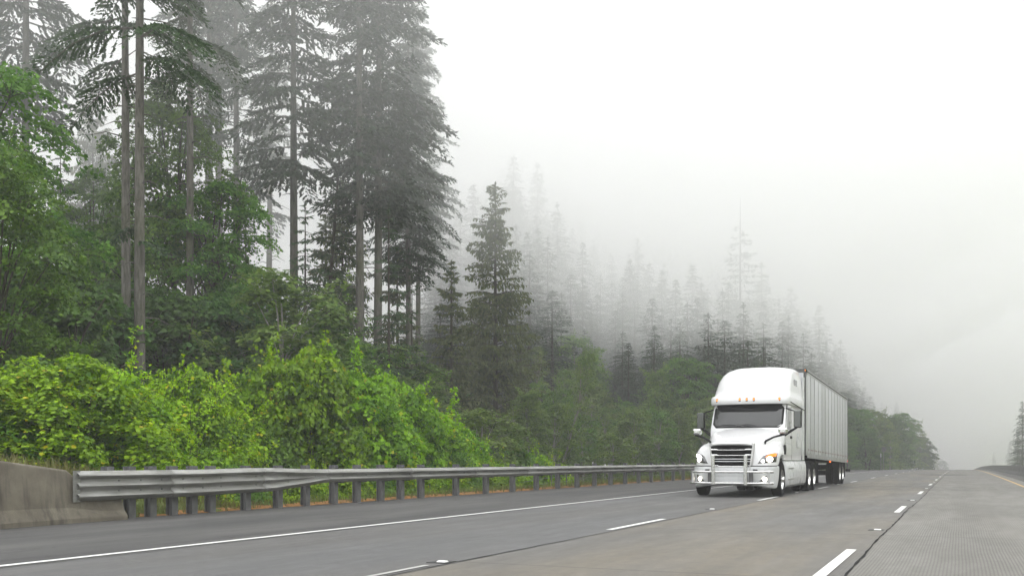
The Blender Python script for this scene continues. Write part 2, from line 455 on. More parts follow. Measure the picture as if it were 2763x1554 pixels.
def broadleaf(name, h, r, leaf, mat, bark, lobes=16, sprays=26, per=26, base=0.12, trunk_r=0.14, stems=1, spray_r=0.45,
              flat=0.7, top_bias=0.0, shape='round', foldn=0.35, extra=None, tmpl=LEAF, inner=0.18, shoots=0):
    mb = MB()
    C, D, Nn, Z, T = [], [], [], [], []
    tops = []
    for s in range(stems):
        if stems == 1: b = np.zeros(3); lean = rng.normal(0, 0.03, 2)
        else:
            th = 2 * math.pi * s / stems + rng.uniform(-.4, .4); b = np.array([math.cos(th), math.sin(th), 0]) * r * 0.12
            lean = np.array([math.cos(th), math.sin(th)]) * rng.uniform(0.1, 0.3)
        hh = h * (0.86 if stems == 1 else rng.uniform(0.55, 0.85))
        pts = [b + np.array([lean[0] * t * hh * t, lean[1] * t * hh * t, t * hh]) + np.array([*rng.normal(0, .012 * hh, 2), 0]) * (t > 0) for t in np.linspace(0, 1, 7)]
        pts[0] = b + np.array([0, 0, -0.5])
        mb.tube(pts, [trunk_r * (1 - 0.85 * t) + 0.01 for t in np.linspace(0, 1, 7)], 8)
        tops.append(pts)
    for i in range(lobes):
        t = base + (1 - base) * ((i + 0.5) / lobes) ** 0.9
        if shape == 'round': prof = math.sqrt(max(0.02, 1 - ((t - 0.42) / 0.62) ** 2))
        elif shape == 'dome': prof = math.sqrt(max(0.04, 1 - (t) ** 2.2)) * 1.02
        else: prof = max(0.12, (1 - (t - base) / (1.02 - base))) ** 0.8 * min(1, 0.6 + 3 * (t - base))
        ang = i * 2.399963 + rng.uniform(-.5, .5)
        rad = r * prof * rng.uniform(0.45, 0.8)
        lr = r * rng.uniform(0.20, 0.44) * (0.65 + 0.35 * prof)
        c = np.array([math.cos(ang) * rad, math.sin(ang) * rad, t * h - lr * 0.45])
        c[2] = max(c[2], lr * 0.45)
        stem = tops[i % stems]
        st = np.array(stem[min(6, max(1, int(t * 5)))])
        st[2] = min(st[2], c[2])
        midp = (st + c) / 2 + np.array([0, 0, 0.08 * h * 0.4])
        mb.tube([st, midp, c], [trunk_r * 0.28, trunk_r * 0.2, trunk_r * 0.08], 5, cap=False)
        u = randdir(sprays)
        u[:, 2] = np.where(u[:, 2] < -0.35, -u[:, 2] * 0.8, u[:, 2]); u = unit(u)
        k = rng.uniform(0.72, 1.12, sprays)
        ins = rng.random(sprays) < inner
        k = np.where(ins, rng.uniform(0.3, 0.7, sprays), k)
        pc = c + u * (lr * k)[:, None] * np.array([1, 1, flat])
        sn = unit(np.array([0, 0, 1.0]) + u * 0.65 + rng.normal(0, 0.22, (sprays, 3)))
        e1 = unit(np.cross(sn, randdir(sprays))); e2 = np.cross(sn, e1)
        for q in rng.choice(sprays, min(sprays, 6), replace=False):
            mb.tube([c, (c + pc[q]) / 2 + [0, 0, .05], pc[q]], [trunk_r * 0.09, trunk_r * 0.06, 0.006], 4, cap=False)
        n = per
        th = rng.uniform(0, 2 * math.pi, (sprays, n)); rho = np.sqrt(rng.random((sprays, n))) * spray_r * rng.uniform(0.7, 1.2, (sprays, 1))
        radial = e1[:, None] * np.cos(th)[..., None] + e2[:, None] * np.sin(th)[..., None]
        p = pc[:, None] + radial * rho[..., None] * [1, 1, 1] + sn[:, None] * rng.normal(0, 0.05, (sprays, n, 1))
        p[..., 2] -= 0.5 * rho ** 2 / max(spray_r, .1)
        d = radial + np.array([0, 0, -0.45]) + rng.normal(0, 0.3, (sprays, n, 3))
        nn = sn[:, None] + rng.normal(0, foldn, (sprays, n, 3))
        lobt = rng.uniform(-0.12, 0.12)
        tt = rng.uniform(0.15, 0.75, (sprays, 1)) + rng.normal(0, 0.16, (sprays, n)) + lobt
        C.append(p.reshape(-1, 3)); D.append(d.reshape(-1, 3)); Nn.append(nn.reshape(-1, 3)); T.append(tt.reshape(-1))
        Z.append(leaf * rng.uniform(0.5, 1.3, sprays * n))
    for _ in range(shoots):            # young shoots breaking the outline
        q = C[rng.integers(len(C))]; p0 = q[rng.integers(len(q))]
        if p0[2] < h * 0.35: continue
        out = unit(np.array([p0[0], p0[1], 0.0])); dr = unit(out * rng.uniform(.1, .9) + np.array([0, 0, rng.uniform(.5, 1.3)]) + rng.normal(0, .2, 3)); ln = rng.uniform(.3, .95) * spray_r * 1.9
        P_ = [p0, p0 + dr * ln * .6, p0 + dr * ln + np.array([0, 0, -.12 * ln]) + out * .15 * ln]
        mb.tube(P_, [.008, .006, .004], 4, cap=False)
        m = rng.integers(9, 17); s_ = np.sort(rng.random(m)) ** .8
        pp = p0 + dr * (ln * s_)[:, None] + rng.normal(0, leaf * .5, (m, 3))
        C.append(pp); D.append(unit(out + rng.normal(0, .7, (m, 3)) + [0, 0, -.3])); Nn.append(np.array([0, 0, 1.]) + rng.normal(0, .4, (m, 3)))
        Z.append(leaf * rng.uniform(.6, 1.1, m)); T.append(rng.uniform(.5, .98, m))
    C = np.concatenate(C); D = np.concatenate(D); Nn = np.concatenate(Nn); T = np.clip(np.concatenate(T), 0, 1); Z = np.concatenate(Z)
    ok = C[:, 2] > 0.02
    me = leaves('foliage', C[ok], D[ok], Nn[ok], Z[ok], tmpl, mat, T[ok])
    return make_tree(name, mb, bark, me, extra)

def conifer(name, h, cs, rmax, mat, bark, nb=90, r0=0.28, droop=0.35, blade=0.42, lat=12, dens=1.0, stubs=0, hang=0.35,
            rise=0.12, power=0.75, irregular=0.35, bare_top=0.0, curve=0.0015, boughs=(), gap=0.0, width=0.42, trunkn=10):
    mb = MB()
    cx = rng.normal(0, curve * h, 2); ph = rng.uniform(0, 6)
    def axis(z):
        t = z / h
        return np.array([cx[0] * math.sin(t * 3 + ph), cx[1] * math.sin(t * 2.3 + ph), z]) - np.array([cx[0] * math.sin(ph), cx[1] * math.sin(ph), 0])
    zs = np.concatenate([[-1.0], np.linspace(0.02, h, 14)])
    def tr(z): return r0 * (1.12 if z < 0.3 else 1) * max(0.02, (1 - max(z, 0) / h)) ** 0.8 + 0.012
    mb.tube([axis(z) for z in zs], [tr(z) for z in zs], trunkn)
    C, D, Nn, Z, T = [], [], [], [], []
    zb = cs * h + (h * (1 - bare_top) - cs * h) * np.sort(rng.random(nb)) ** 1.0
    spec = [(z, None, None) for z in zb] + list(boughs)
    for bi, (z, L, az) in enumerate(spec):
        t = (z - cs * h) / (h - cs * h)
        if L is None:
            if gap and rng.random() < gap: continue
            L = rmax * (max(0.004, 1 - t) ** power) * (0.6 + 0.4 * min(1, t * 5)) * rng.uniform(1 - irregular, 1.12)
            az = bi * 2.399963 + rng.uniform(-.7, .7)
            dr = droop * rng.uniform(0.45, 1.6)
        else:
            dr = droop * 1.5
        ax = axis(z); o = np.array([math.cos(az), math.sin(az), 0]); sd = np.array([-math.sin(az), math.cos(az), 0])
        rs = rise * rng.uniform(0.3, 1.8) + 0.9 * max(0, t - 0.6)
        bend = rng.normal(0, 0.12)
        def P(s): return ax + o * (L * s) + sd * (L * bend * s * s) + np.array([0, 0, L * (rs * s - dr * s * s)])
        rb = 0.012 + 0.010 * L
        mb.tube([P(s) for s in (0, .3, .6, .85, 1)], [rb, rb * .8, rb * .55, rb * .35, .005], 4, cap=False)
        nl = max(5, int(lat * (0.35 + L / rmax)))
        for j in range(nl):
            s = 0.14 + 0.86 * (j + rng.random()) / nl
            for side in (-1, 1):
                ll = (0.36 * L * (1 - s) ** 0.7 * rng.uniform(0.6, 1.1) + 0.16 * rmax ** 0.5 * min(1, 2.2 * L / rmax))
                dirn = unit(o * rng.uniform(0.45, 0.9) + sd * side + np.array([0, 0, -0.15 - rng.random() * 0.2]))
                m = max(2, int(ll / blade * 2.1 * dens))
                q = (np.arange(m) + rng.random(m)) / m
                p0 = P(s)
                pp = p0 + dirn * (q * ll)[:, None]; pp[:, 2] -= 0.25 * (q * ll) ** 2
                dd = dirn + rng.normal(0, 0.35, (m, 3)) + o * 0.3; dd[:, 2] -= hang * rng.random(m) * 2
                C.append(pp); D.append(dd)
                Nn.append(np.array([0, 0, 1.0]) + rng.normal(0, 0.45, (m, 3)))
                Z.append(blade * rng.uniform(0.6, 1.2, m) * (0.75 + 0.25 * (1 - s)) * min(1, 0.45 + 1.6 * L / rmax))
                T.append(np.clip(0.3 + 0.4 * q + rng.normal(0, 0.2, m) + 0.15 * rng.normal(), 0, 1))
        # tip
        m = 4
        C.append(np.repeat(P(0.93)[None], m, 0)); D.append(o + rng.normal(0, 0.3, (m, 3)) - [0, 0, dr]); Nn.append(np.array([0, 0, 1.0]) + rng.normal(0, .3, (m, 3)))
        Z.append(blade * rng.uniform(0.8, 1.3, m)); T.append(rng.uniform(0.5, 1, m))
    if bare_top <= 0:
        m = 14; zz = h * rng.uniform(0.955, 1.0, m)
        C.append(np.array([axis(z) for z in zz])); D.append(np.array([0, 0, 1.0]) + rng.normal(0, .6, (m, 3))); Nn.append(randdir(m)); Z.append(blade * rng.uniform(.5, .9, m)); T.append(rng.random(m))
    for i in range(stubs):
        z = h * rng.uniform(0.12, cs + 0.12); az = rng.uniform(0, 6.28); L = rng.uniform(0.3, 2.2) * (0.5 + z / h)
        ax = axis(z); o = np.array([math.cos(az), math.sin(az), 0])
        mb.tube([ax, ax + o * L * .5 + [0, 0, .03 * L], ax + o * L + [0, 0, -0.18 * L]], [0.035, 0.022, 0.006], 4, cap=False)
    C = np.concatenate(C); D = np.concatenate(D); Nn = np.concatenate(Nn); Z = np.concatenate(Z); T = np.concatenate(T)
    t = FEATHER.copy(); t[:, 0] *= width
    me = leaves('needles', C, D, Nn, Z, t, mat, T, fold=0.2)
    return make_tree(name, mb, bark, me)

proto_used = {}
def place(proto, px, Z, h, label, cat, group=None, wide=1.0, rz=None, h0=None, sink=0.15, lean=None):
    """stand a tree at bearing px and depth Z, H metres tall"""
    x, y = ground_pos(px, Z)
    return put(proto, x, y, h, label, cat, group, wide, rz, sink, lean)

def put(proto, x, y, h, label, cat, group=None, wide=1.0, rz=None, sink=0.15, lean=None):
    o = proto['o']
    if proto['used']: o = copy_tree(o)
    proto['used'] = True
    s = h / proto['h']
    o.location = (x, y, float(terrain(x, y)) - sink)
    o.rotation_euler = (0, 0, rng.uniform(0, 6.28) if rz is None else rz)
    if lean: o.rotation_euler = (lean[0], lean[1], 0)
    o.scale = (s * wide, s * wide, s)
    for k in ('label', 'category', 'group'):
        if k in o: del o[k]
    tag(o, label, cat, group)
    return o

def proto(o, h):
    top = max(max(v[2] for v in c.bound_box) for c in o.children)
    return dict(o=o, h=top, used=False)
def reach(pr, px, Z, ytop, label, cat, group=None, wide=1.0, rz=None, lean=None):
    """a tree at bearing px and depth Z whose top stands ytop high in the view"""
    x, y = ground_pos(px, Z)
    h = CAMH + (1159 - ytop) * Z / FD - float(terrain(x, y)) + 0.15
    return put(pr, x, y, max(1.2, h), label, cat, group, wide * pr['h'] / max(1.2, h), rz, 0.15, lean)
SH = dict(extra='stems')
bush = [
 proto(broadleaf('shrub', 4.5, 2.7, 0.125, M['leaf_bright'], M['bark_dark'], lobes=26, sprays=26, per=32, base=0.0, trunk_r=0.05, stems=6, spray_r=0.48, shape='dome', flat=.75, shoots=90, **SH), 4.5),
 proto(broadleaf('shrub', 4.5, 2.5, 0.115, M['leaf_bright'], M['bark_dark'], lobes=28, sprays=24, per=34, base=0.0, trunk_r=0.05, stems=5, spray_r=0.55, shape='dome', flat=0.6, shoots=100, **SH), 4.5),
 proto(broadleaf('shrub', 4.5, 3.0, 0.12, M['leaf_bright'], M['bark_dark'], lobes=30, sprays=24, per=30, base=0.0, trunk_r=0.05, stems=6, spray_r=0.42, shape='dome', flat=0.9, shoots=120, **SH), 4.5),
]
bigbush = [
 proto(broadleaf('shrub', 6.3, 4.0, 0.195, M['leaf_bush'], M['bark_dark'], lobes=44, sprays=32, per=28, base=0.0, trunk_r=0.07, stems=7, spray_r=0.46, shape='dome', foldn=0.5, flat=.9, shoots=110, **SH), 6.3),
 proto(broadleaf('shrub', 6.3, 3.4, 0.18, M['leaf_bush'], M['bark_dark'], lobes=40, sprays=28, per=28, base=0.0, trunk_r=0.07, stems=6, spray_r=0.44, shape='dome', foldn=0.5, flat=.9, shoots=110, **SH), 6.3),
]
lowbush = [
 proto(broadleaf('low_shrub', 2.0, 1.7, 0.10, M['leaf_bright'], M['bark_dark'], lobes=15, sprays=24, per=26, base=0.0, trunk_r=0.03, stems=5, spray_r=0.36, shape='dome', flat=0.7, shoots=30, **SH), 2.0),
 proto(broadleaf('low_shrub', 2.0, 1.5, 0.10, M['leaf_maple'], M['bark_dark'], lobes=14, sprays=24, per=26, base=0.0, trunk_r=0.03, stems=5, spray_r=0.34, shape='dome', flat=0.8, shoots=30, **SH), 2.0),
]
maple = [
 proto(broadleaf('maple_tree', 16, 4.8, 0.18, M['leaf_maple'], M['bark_dark'], lobes=44, sprays=24, per=34, base=0.10, trunk_r=0.2, spray_r=0.66, flat=0.55, inner=.1, shoots=60), 16),
 proto(broadleaf('maple_tree', 16, 4.2, 0.17, M['leaf_maple'], M['bark_dark'], lobes=40, sprays=24, per=34, base=0.14, trunk_r=0.18, spray_r=0.66, flat=0.5, inner=.1, shoots=60), 16),
]
darkmaple = [
 proto(broadleaf('maple_tree', 16, 5.0, 0.19, M['leaf_dark'], M['bark_dark'], lobes=40, sprays=21, per=34, base=0.05, trunk_r=0.2, spray_r=0.68, flat=0.55, inner=.1), 16),
 proto(broadleaf('understory_tree', 8, 3.4, 0.20, M['leaf_dark'], M['bark_dark'], lobes=28, sprays=26, per=24, base=0.0, trunk_r=0.1, stems=3, spray_r=0.5, shape='dome', shoots=40), 8),
]
alder = [
 proto(broadleaf('alder_tree', 9, 2.1, 0.17, M['leaf_alder'], M['bark_pale'], lobes=24, sprays=22, per=18, base=0.12, trunk_r=0.08, spray_r=0.42, shape='cone', flat=0.9, tmpl=OVAL, shoots=50), 9),
 proto(broadleaf('alder_tree', 9, 2.6, 0.17, M['leaf_alder'], M['bark_pale'], lobes=28, sprays=24, per=18, base=0.05, trunk_r=0.09, spray_r=0.42, shape='round', flat=0.8, tmpl=OVAL, shoots=70), 9),
 proto(broadleaf('alder_tree', 9, 2.4, 0.18, M['leaf_maple'], M['bark_pale'], lobes=24, sprays=24, per=18, base=0.05, trunk_r=0.08, spray_r=0.45, shape='round', flat=0.8, tmpl=OVAL, shoots=60), 9),
 proto(broadleaf('alder_tree', 10, 1.8, 0.16, M['leaf_alder'], M['bark_pale'], lobes=14, sprays=12, per=14, base=0.35, trunk_r=0.10, spray_r=0.45, shape='cone', flat=0.6, tmpl=OVAL, shoots=30), 10),
]
fir = [
 proto(conifer('fir_tree', 38, 0.40, 4.8, M['needle'], M['bark'], nb=125, r0=0.27, droop=0.42, blade=0.36, lat=16, dens=1.5, width=0.6, stubs=34, hang=0.5, gap=0.1), 38),
 proto(conifer('fir_tree', 40, 0.52, 4.2, M['needle'], M['bark'], nb=80, r0=0.31, droop=0.36, blade=0.35, lat=14, dens=1.4, width=0.6, stubs=44, hang=0.4, gap=0.15), 40),
 proto(conifer('fir_tree', 38, 0.37, 4.9, M['needle'], M['bark'], nb=165, r0=0.28, droop=0.45, blade=0.36, lat=16, dens=1.5, width=0.6, stubs=22, hang=0.5), 38),
 proto(conifer('fir_tree', 36, 0.36, 3.8, M['needle'], M['bark'], nb=85, r0=0.24, droop=0.42, blade=0.35, lat=14, dens=1.4, width=0.6, stubs=40, hang=0.6, gap=0.25, irregular=0.5), 36),
]
fir_near = [
 proto(conifer('fir_tree', 38, 0.50, 4.0, M['needle_green'], M['bark'], nb=70, r0=0.235, droop=0.45, blade=0.23, lat=20, dens=1.5, width=0.7, stubs=46, hang=0.6,
               boughs=((16.9, 4.6, -0.25), (16.4, 3.4, 2.9), (17.8, 5.2, -0.6), (10.2, 1.5, 3.0), (9.6, 1.3, -0.4), (18.2, 4.2, 3.5), (17.2, 2.5, 1.2))), 38),
 proto(conifer('fir_tree', 38, 0.56, 3.6, M['needle_green'], M['bark'], nb=60, r0=0.215, droop=0.5, blade=0.23, lat=20, dens=1.5, width=0.7, stubs=40, hang=0.6,
               boughs=((17.3, 4.2, 2.8), (19.0, 4.6, 3.4), (18.5, 4.5, -0.3), (20.5, 3.8, 0.4))), 38),
]
young = [
 proto(conifer('fir_tree', 17, 0.22, 2.9, M['needle_green'], M['bark_dark'], nb=60, r0=0.13, droop=0.30, blade=0.36, lat=12, stubs=14, hang=0.35, gap=0.2, irregular=0.5), 17),
 proto(conifer('fir_tree', 17, 0.10, 2.8, M['needle_green'], M['bark_dark'], nb=80, r0=0.14, droop=0.35, blade=0.38, lat=10, hang=0.4), 17),
]
cedar = [
 proto(conifer('cedar_tree', 21, 0.04, 4.8, M['cedar'], M['bark_dark'], nb=210, r0=0.22, droop=0.20, blade=0.36, lat=13, hang=2.2, rise=0.30, power=0.60, irregular=0.62, width=0.7), 21),
 proto(conifer('cedar_tree', 14, 0.03, 3.0, M['cedar'], M['bark_dark'], nb=120, r0=0.15, droop=0.22, blade=0.40, lat=11, hang=1.6, rise=0.2, power=0.7, irregular=0.4, width=0.7), 14),
]
far_fir = [
 proto(conifer('fir_tree', 34, 0.08, 6.6, M['needle'], M['bark_dark'], nb=240, r0=0.30, droop=0.42, blade=0.62, lat=8, hang=0.6, power=0.78, irregular=0.4), 34),
 proto(conifer('fir_tree', 34, 0.16, 5.8, M['needle'], M['bark_dark'], nb=190, r0=0.30, droop=0.42, blade=0.62, lat=8, hang=0.6, power=0.62, irregular=0.55), 34),
 proto(conifer('fir_tree', 34, 0.04, 7.2, M['needle_far'], M['bark_dark'], nb=260, r0=0.30, droop=0.36, blade=0.62, lat=8, hang=0.7, power=0.85, irregular=0.45), 34),
 proto(conifer('fir_tree', 34, 0.22, 5.6, M['needle_far'], M['bark_dark'], nb=150, r0=0.30, droop=0.46, blade=0.62, lat=9, hang=0.7, power=0.55, irregular=0.7, gap=.15, curve=.004), 34),
]
snag = proto(conifer('fir_tree', 34, 0.12, 4.0, M['needle'], M['bark_dark'], nb=120, r0=0.26, droop=0.2, blade=0.6, lat=7, hang=0.3, power=0.6, irregular=0.5, bare_top=0.13, stubs=60), 34)
def hide_unused():
    for p in bush + bigbush + lowbush + maple + darkmaple + alder + fir + fir_near + young + cedar + far_fir + [snag]:
        if not p['used']:
            for c in list(p['o'].children): bpy.data.objects.remove(c)
            bpy.data.objects.remove(p['o'])
# ------------------------------------------------------------------ camera, sky, light, haze
cam = bpy.data.cameras.new('camera'); co = bpy.data.objects.new('camera', cam); COL.objects.link(co)
co.location = (0, 0, CAMH); co.rotation_euler = (R(90), 0, math.atan2(SIN, COS))
cam.sensor_width = 36; cam.lens = 36 * FD / 2576; cam.shift_y = 434.5 / 2576; cam.clip_end = 4000; cam.clip_start = 0.1
S.camera = co

w = bpy.data.worlds.new('World'); S.world = w; w.use_nodes = True
nt = w.node_tree; g = G(nt); bg = nt.nodes['Background']
SUN_EL, SUN_AZ = 58.0, 20.0        # a veiled sun high to the right, ahead
sky = g.n('TexSky', sky_type='NISHITA'); sky.sun_disc = False; sky.sun_elevation = R(SUN_EL); sky.sun_rotation = R(SUN_AZ)
hs = g.n('HueSaturation'); hs.inputs['Saturation'].default_value = 0.06; g.l(sky.outputs[0], hs.inputs['Color'])
# cloud deck: overcast luminance, three times brighter overhead than at the horizon
tc = g.n('TexCoord'); sp = g.n('SeparateXYZ'); g.l(tc.outputs['Generated'], sp.inputs[0])
z = g.mapr(sp.outputs['Z'], 0, 1, 0.55, 1.0)
cz = g.n('VectorMath', operation='SCALE'); cz.inputs[0].default_value = (CLOUD * 0.99, CLOUD, CLOUD * 1.012); g.l(z, cz.inputs['Scale'])
mx = g.mix(0.72, hs.outputs[0], cz.outputs[0])
g.l(mx, bg.inputs['Color']); bg.inputs['Strength'].default_value = SKY_STRENGTH

sl = bpy.data.lights.new('sun', 'SUN'); sl.energy = 1.0; sl.angle = R(25); sl.color = (1, 0.97, 0.92)
so = bpy.data.objects.new('sun', sl); COL.objects.link(so)
az, el = R(SUN_AZ), R(SUN_EL)
dv = Vector((math.sin(az) * math.cos(el), math.cos(az) * math.cos(el), math.sin(el)))
so.rotation_euler = dv.to_track_quat('Z', 'Y').to_euler(); so.location = (20, 20, 150)

S.view_settings.view_transform = 'Standard'; S.view_settings.look = 'None'; S.view_settings.exposure = EXPOSURE; S.view_settings.gamma = 1
S.cycles.use_denoising = True
try:
    S.cycles.denoiser = 'OPENIMAGEDENOISE'; S.cycles.denoising_input_passes = 'RGB_ALBEDO_NORMAL'; S.cycles.denoising_prefilter = 'ACCURATE'
except Exception: pass
S.cycles.max_bounces = 14; S.cycles.diffuse_bounces = 3; S.cycles.glossy_bounces = 3; S.cycles.transmission_bounces = 4
S.cycles.volume_bounces = VB; S.cycles.sample_clamp_indirect = 6
S.cycles.use_adaptive_sampling = True; S.cycles.adaptive_threshold = 0.02

def haze():
    mb = MB(); mb.box((-230, 380, 50), (1060, 1100, 170))
    m = bpy.data.materials.new('haze_air'); m.use_nodes = True; nt = m.node_tree
    nt.nodes.remove(nt.nodes['Principled BSDF'])
    v = nt.nodes.new('ShaderNodeVolumePrincipled'); v.inputs['Density'].default_value = HAZE; v.inputs['Color'].default_value = (HAZE_COL, HAZE_COL, HAZE_COL * 1.01, 1)
    v.inputs['Anisotropy'].default_value = 0.0
    nt.links.new(v.outputs[0], nt.nodes['Material Output'].inputs['Volume'])
    o = mb.build('haze', m)
    tag(o, kind='stuff', label='pale grey fog filling the air over road and forest', cat='fog')
haze()
def fog_bank():
    """low cloud lying on the slope and over the road, with a billowed underside"""
    xs = np.linspace(-620, 230, 60); ys = np.linspace(0, 1, 50) ** 1.5 * 836 + 24
    mb = MB(); n = len(xs); rows = []
    def under(x, y):
        a = -x
        z = 12.5 + 2.5 * math.sin(x * .045 + 1.1) * math.cos(y * .037) + 1.5 * math.sin(x * .11 + y * .08)
        z += 8 * math.exp(-((y - 20) / 18.0) ** 2) + 1.5 * float(sstep(y, 60, 90)) * float(1 - sstep(y, 110, 160))                       # thins out towards the camera
        z += 14 * float(sstep(x, -18, 30)) * float(1 - sstep(y, 150, 420))
        z += 0.16 * max(0, a - 60) * float(1 - sstep(y, 100, 300))
        d = float(sstep(y, 260, 430))
        return z * (1 - d) - 22 * d
    for y in ys:
        rows.append([(float(x), float(y + 8 * math.sin(x * .03) * (1 if y < 800 else 0)), under(x, y)) for x in xs])
    top = [[(p[0], p[1], FOGTOP + 8 * math.sin(p[0] * .02) * math.cos(p[1] * .017)) for p in r] for r in rows]
    h, w_ = len(rows), n
    v = [p for r in rows for p in r] + [p for r in top for p in r]; N = h * w_; f = []
    for i in range(h - 1):
        for j in range(w_ - 1):
            a, b, c, d = i * w_ + j, i * w_ + j + 1, (i + 1) * w_ + j + 1, (i + 1) * w_ + j
            f.append((d, c, b, a)); f.append((a + N, b + N, c + N, d + N))
    for j in range(w_ - 1):
        f.append((j, j + 1, j + 1 + N, j + N)); k = (h - 1) * w_ + j; f.append((k + 1, k, k + N, k + 1 + N))
    for i in range(h - 1):
        k = i * w_; f.append((k + w_, k, k + N, k + w_ + N)); k = i * w_ + w_ - 1; f.append((k, k + w_, k + w_ + N, k + N))
    mb.add(v, f)
    m = bpy.data.materials.new('fog_air'); m.use_nodes = True; nt = m.node_tree
    nt.nodes.remove(nt.nodes['Principled BSDF'])
    vv = nt.nodes.new('ShaderNodeVolumePrincipled'); vv.inputs['Density'].default_value = FOG; vv.inputs['Color'].default_value = (FOG_COL, FOG_COL, FOG_COL, 1)
    nt.links.new(vv.outputs[0], nt.nodes['Material Output'].inputs['Volume'])
    tag(mb.build('fog_bank', m), kind='stuff', label='white fog bank swallowing the upper slope and treetops', cat='fog')
fog_bank()

# ------------------------------------------------------------------ ground and road
def ground():
    xs = np.unique(np.concatenate([np.linspace(-700, -60, 60), np.linspace(-60, -30, 31), np.linspace(-30, -14.12, 34), [-14.1, 4.5, 8, 16], np.linspace(16, 240, 46)]))
    ys = np.unique(np.concatenate([np.linspace(-150, 0, 16), np.linspace(0, 130, 88), np.linspace(130, 860, 100)]))
    X, Y = np.meshgrid(xs, ys); Zv = terrain(X, Y)
    inroad = (X > -14.11) & (X < 4.9); Zv = Zv - np.where(inroad, 0.12, 0.0)
    Zv = np.where(X <= -14.11, Zv - 0.02, Zv)
    rows = [[(float(X[i, j]), float(Y[i, j]), float(Zv[i, j])) for j in range(len(xs))] for i in range(len(ys))]
    mb = MB(); mb.grid(rows); tag(mb.build('ground', M['ground'], smooth=True, sharp=180), kind='structure')
ground()

YR = np.unique(np.concatenate([np.linspace(-30, 55, 8), np.linspace(55, 420, 60), [700]]))
def strip(name, x0, x1, mat, dz=0.0, ys=None, kind='structure', nx=1, **k):
    ys = YR if ys is None else ys
    mb = MB(); rows = []
    for y in ys:
        rows.append([(x0 + (x1 - x0) * j / nx, float(y), float(crest(y)) + dz) for j in range(nx + 1)])
    mb.grid(rows)
    o = mb.build(name, mat); tag(o, kind=kind, **k); return o
strip('shoulder', -14.25, -8.62, M['asphalt'], 0.0)
strip('road', -8.62, -4.78, M['lane_l'], 0.002)
strip('road', -4.78, -0.98, M['lane_m'], 0.0)
strip('road', -0.98, 3.00, M['lane_r'], 0.002)
strip('shoulder', 3.00, 5.4, M['asphalt'], 0.0)
strip('road_marking', -8.86, -8.74, M['paint'], 0.008)
strip('road_marking', 2.36, 2.48, M['yellow'], 0.008)
def patch_strip(name, pts, w, mat, dz, rough=0.0, **k):
    mb = MB(); rows = []
    for (x, y) in pts:
        rows.append([(x - w / 2 + rng.uniform(-rough, rough), y, float(crest(y)) + dz), (x + w / 2 + rng.uniform(-rough, rough), y, float(crest(y)) + dz)])
    mb.grid(rows); o = mb.build(name, mat); tag(o, **k); return o
# sealed cracks between the lanes
yy = np.concatenate([np.arange(3, 40, 0.35), np.arange(40, 230, 2.0)])
wob = np.cumsum(rng.normal(0, 0.006, len(yy))); wob -= np.linspace(0, wob[-1], len(yy))
patch_strip('road_joint', [(-0.98 + wob[i], float(y)) for i, y in enumerate(yy)], 0.020, M['seam'], 0.007, 0.010, kind='structure')
patch_strip('road_joint', [(-4.78 - wob[i] * 0.7, float(y)) for i, y in enumerate(yy)], 0.016, M['seam'], 0.007, 0.005, kind='structure')
patch_strip('road_joint', [(-8.60 + wob[i] * 0.7, float(y)) for i, y in enumerate(yy)], 0.012, M['seam'], 0.007, 0.004, kind='structure')
def xbar(y, x0, x1, w, mat, name='road_patch', dz=0.010):
    mb = MB(); rows = []
    n = 24
    for q, s in ((0, -1), (1, 1)):
        rows.append([(x0 + (x1 - x0) * j / n, y + s * w * (0.5 + rng.uniform(-.15, .15)) * math.sin(math.pi * min(1, (j + .4) / n * 1.0)) ** 0.3, float(crest(y)) + dz) for j in range(n + 1)])
    mb.grid(rows); tag(mb.build(name, mat), kind='structure')
patchm = simple('tar_patch', (0.022, 0.022, 0.022), 0.7, noise=0.3, scale=3)
xbar(82, -2.9, 0.75, 4.2, patchm)
# dashed lines: one painted dash and one reflective marker in each 12.2 m
def dashes(x, y0, first, w, L=3.05, period=12.25, mk=7.6):
    k = 0; y = y0
    while y < 260:
        mb = MB(); n = 3
        mb.grid([[(x - w / 2, y + L * i / n, float(crest(y + L * i / n)) + 0.009), (x + w / 2, y + L * i / n, float(crest(y + L * i / n)) + 0.009)] for i in range(n + 1)])
        tag(mb.build('road_marking', M['paint']), kind='structure')
        y += period
def marker(x, y):
    r = empty('road_marker', (x, y, float(crest(y)) + 0.004))
    mb = MB(); a, b, h = 0.055, 0.05, 0.018
    mb.add([(-a, -b, 0), (a, -b, 0), (a, b, 0), (-a, b, 0), (-a * .8, -b * .5, h), (a * .8, -b * .5, h), (a * .8, b * .5, h), (-a * .8, b * .5, h)],
           [(0, 1, 5, 4), (1, 2, 6, 5), (2, 3, 7, 6), (3, 0, 4, 7), (4, 5, 6, 7)])
    mb.build('lens', M['paint'], r, bevel=0.003)
    mb = MB(); mb.box((-0.02, 0.01, 0.002), (0.22, 0.26, 0.004)); mb.build('socket', patchm, r)
    return r
dashes(-1.17, 9.2, 0, 0.115)
dashes(-4.90, 1.95 + 12.25, 0, 0.11)
fade = paint_mat('faded_road_paint', (0.36, 0.355, 0.34))
patch_strip('road_marking', [(-4.92, y) for y in (3.2, 5, 7, 8.6)], 0.07, fade, 0.009, 0.006, kind='structure')
mk_names = ['nearest', 'second', 'third', 'fourth', 'fifth', 'sixth']
for i in range(6):
    y = 15.9 + 12.25 * i
    r = marker(-1.14, y)
    tag(r, 'white square lane marker on the line left of the ridged lane, %s from the camera' % mk_names[i], 'lane marker', 'lane markers beside the wavy sealed joint')
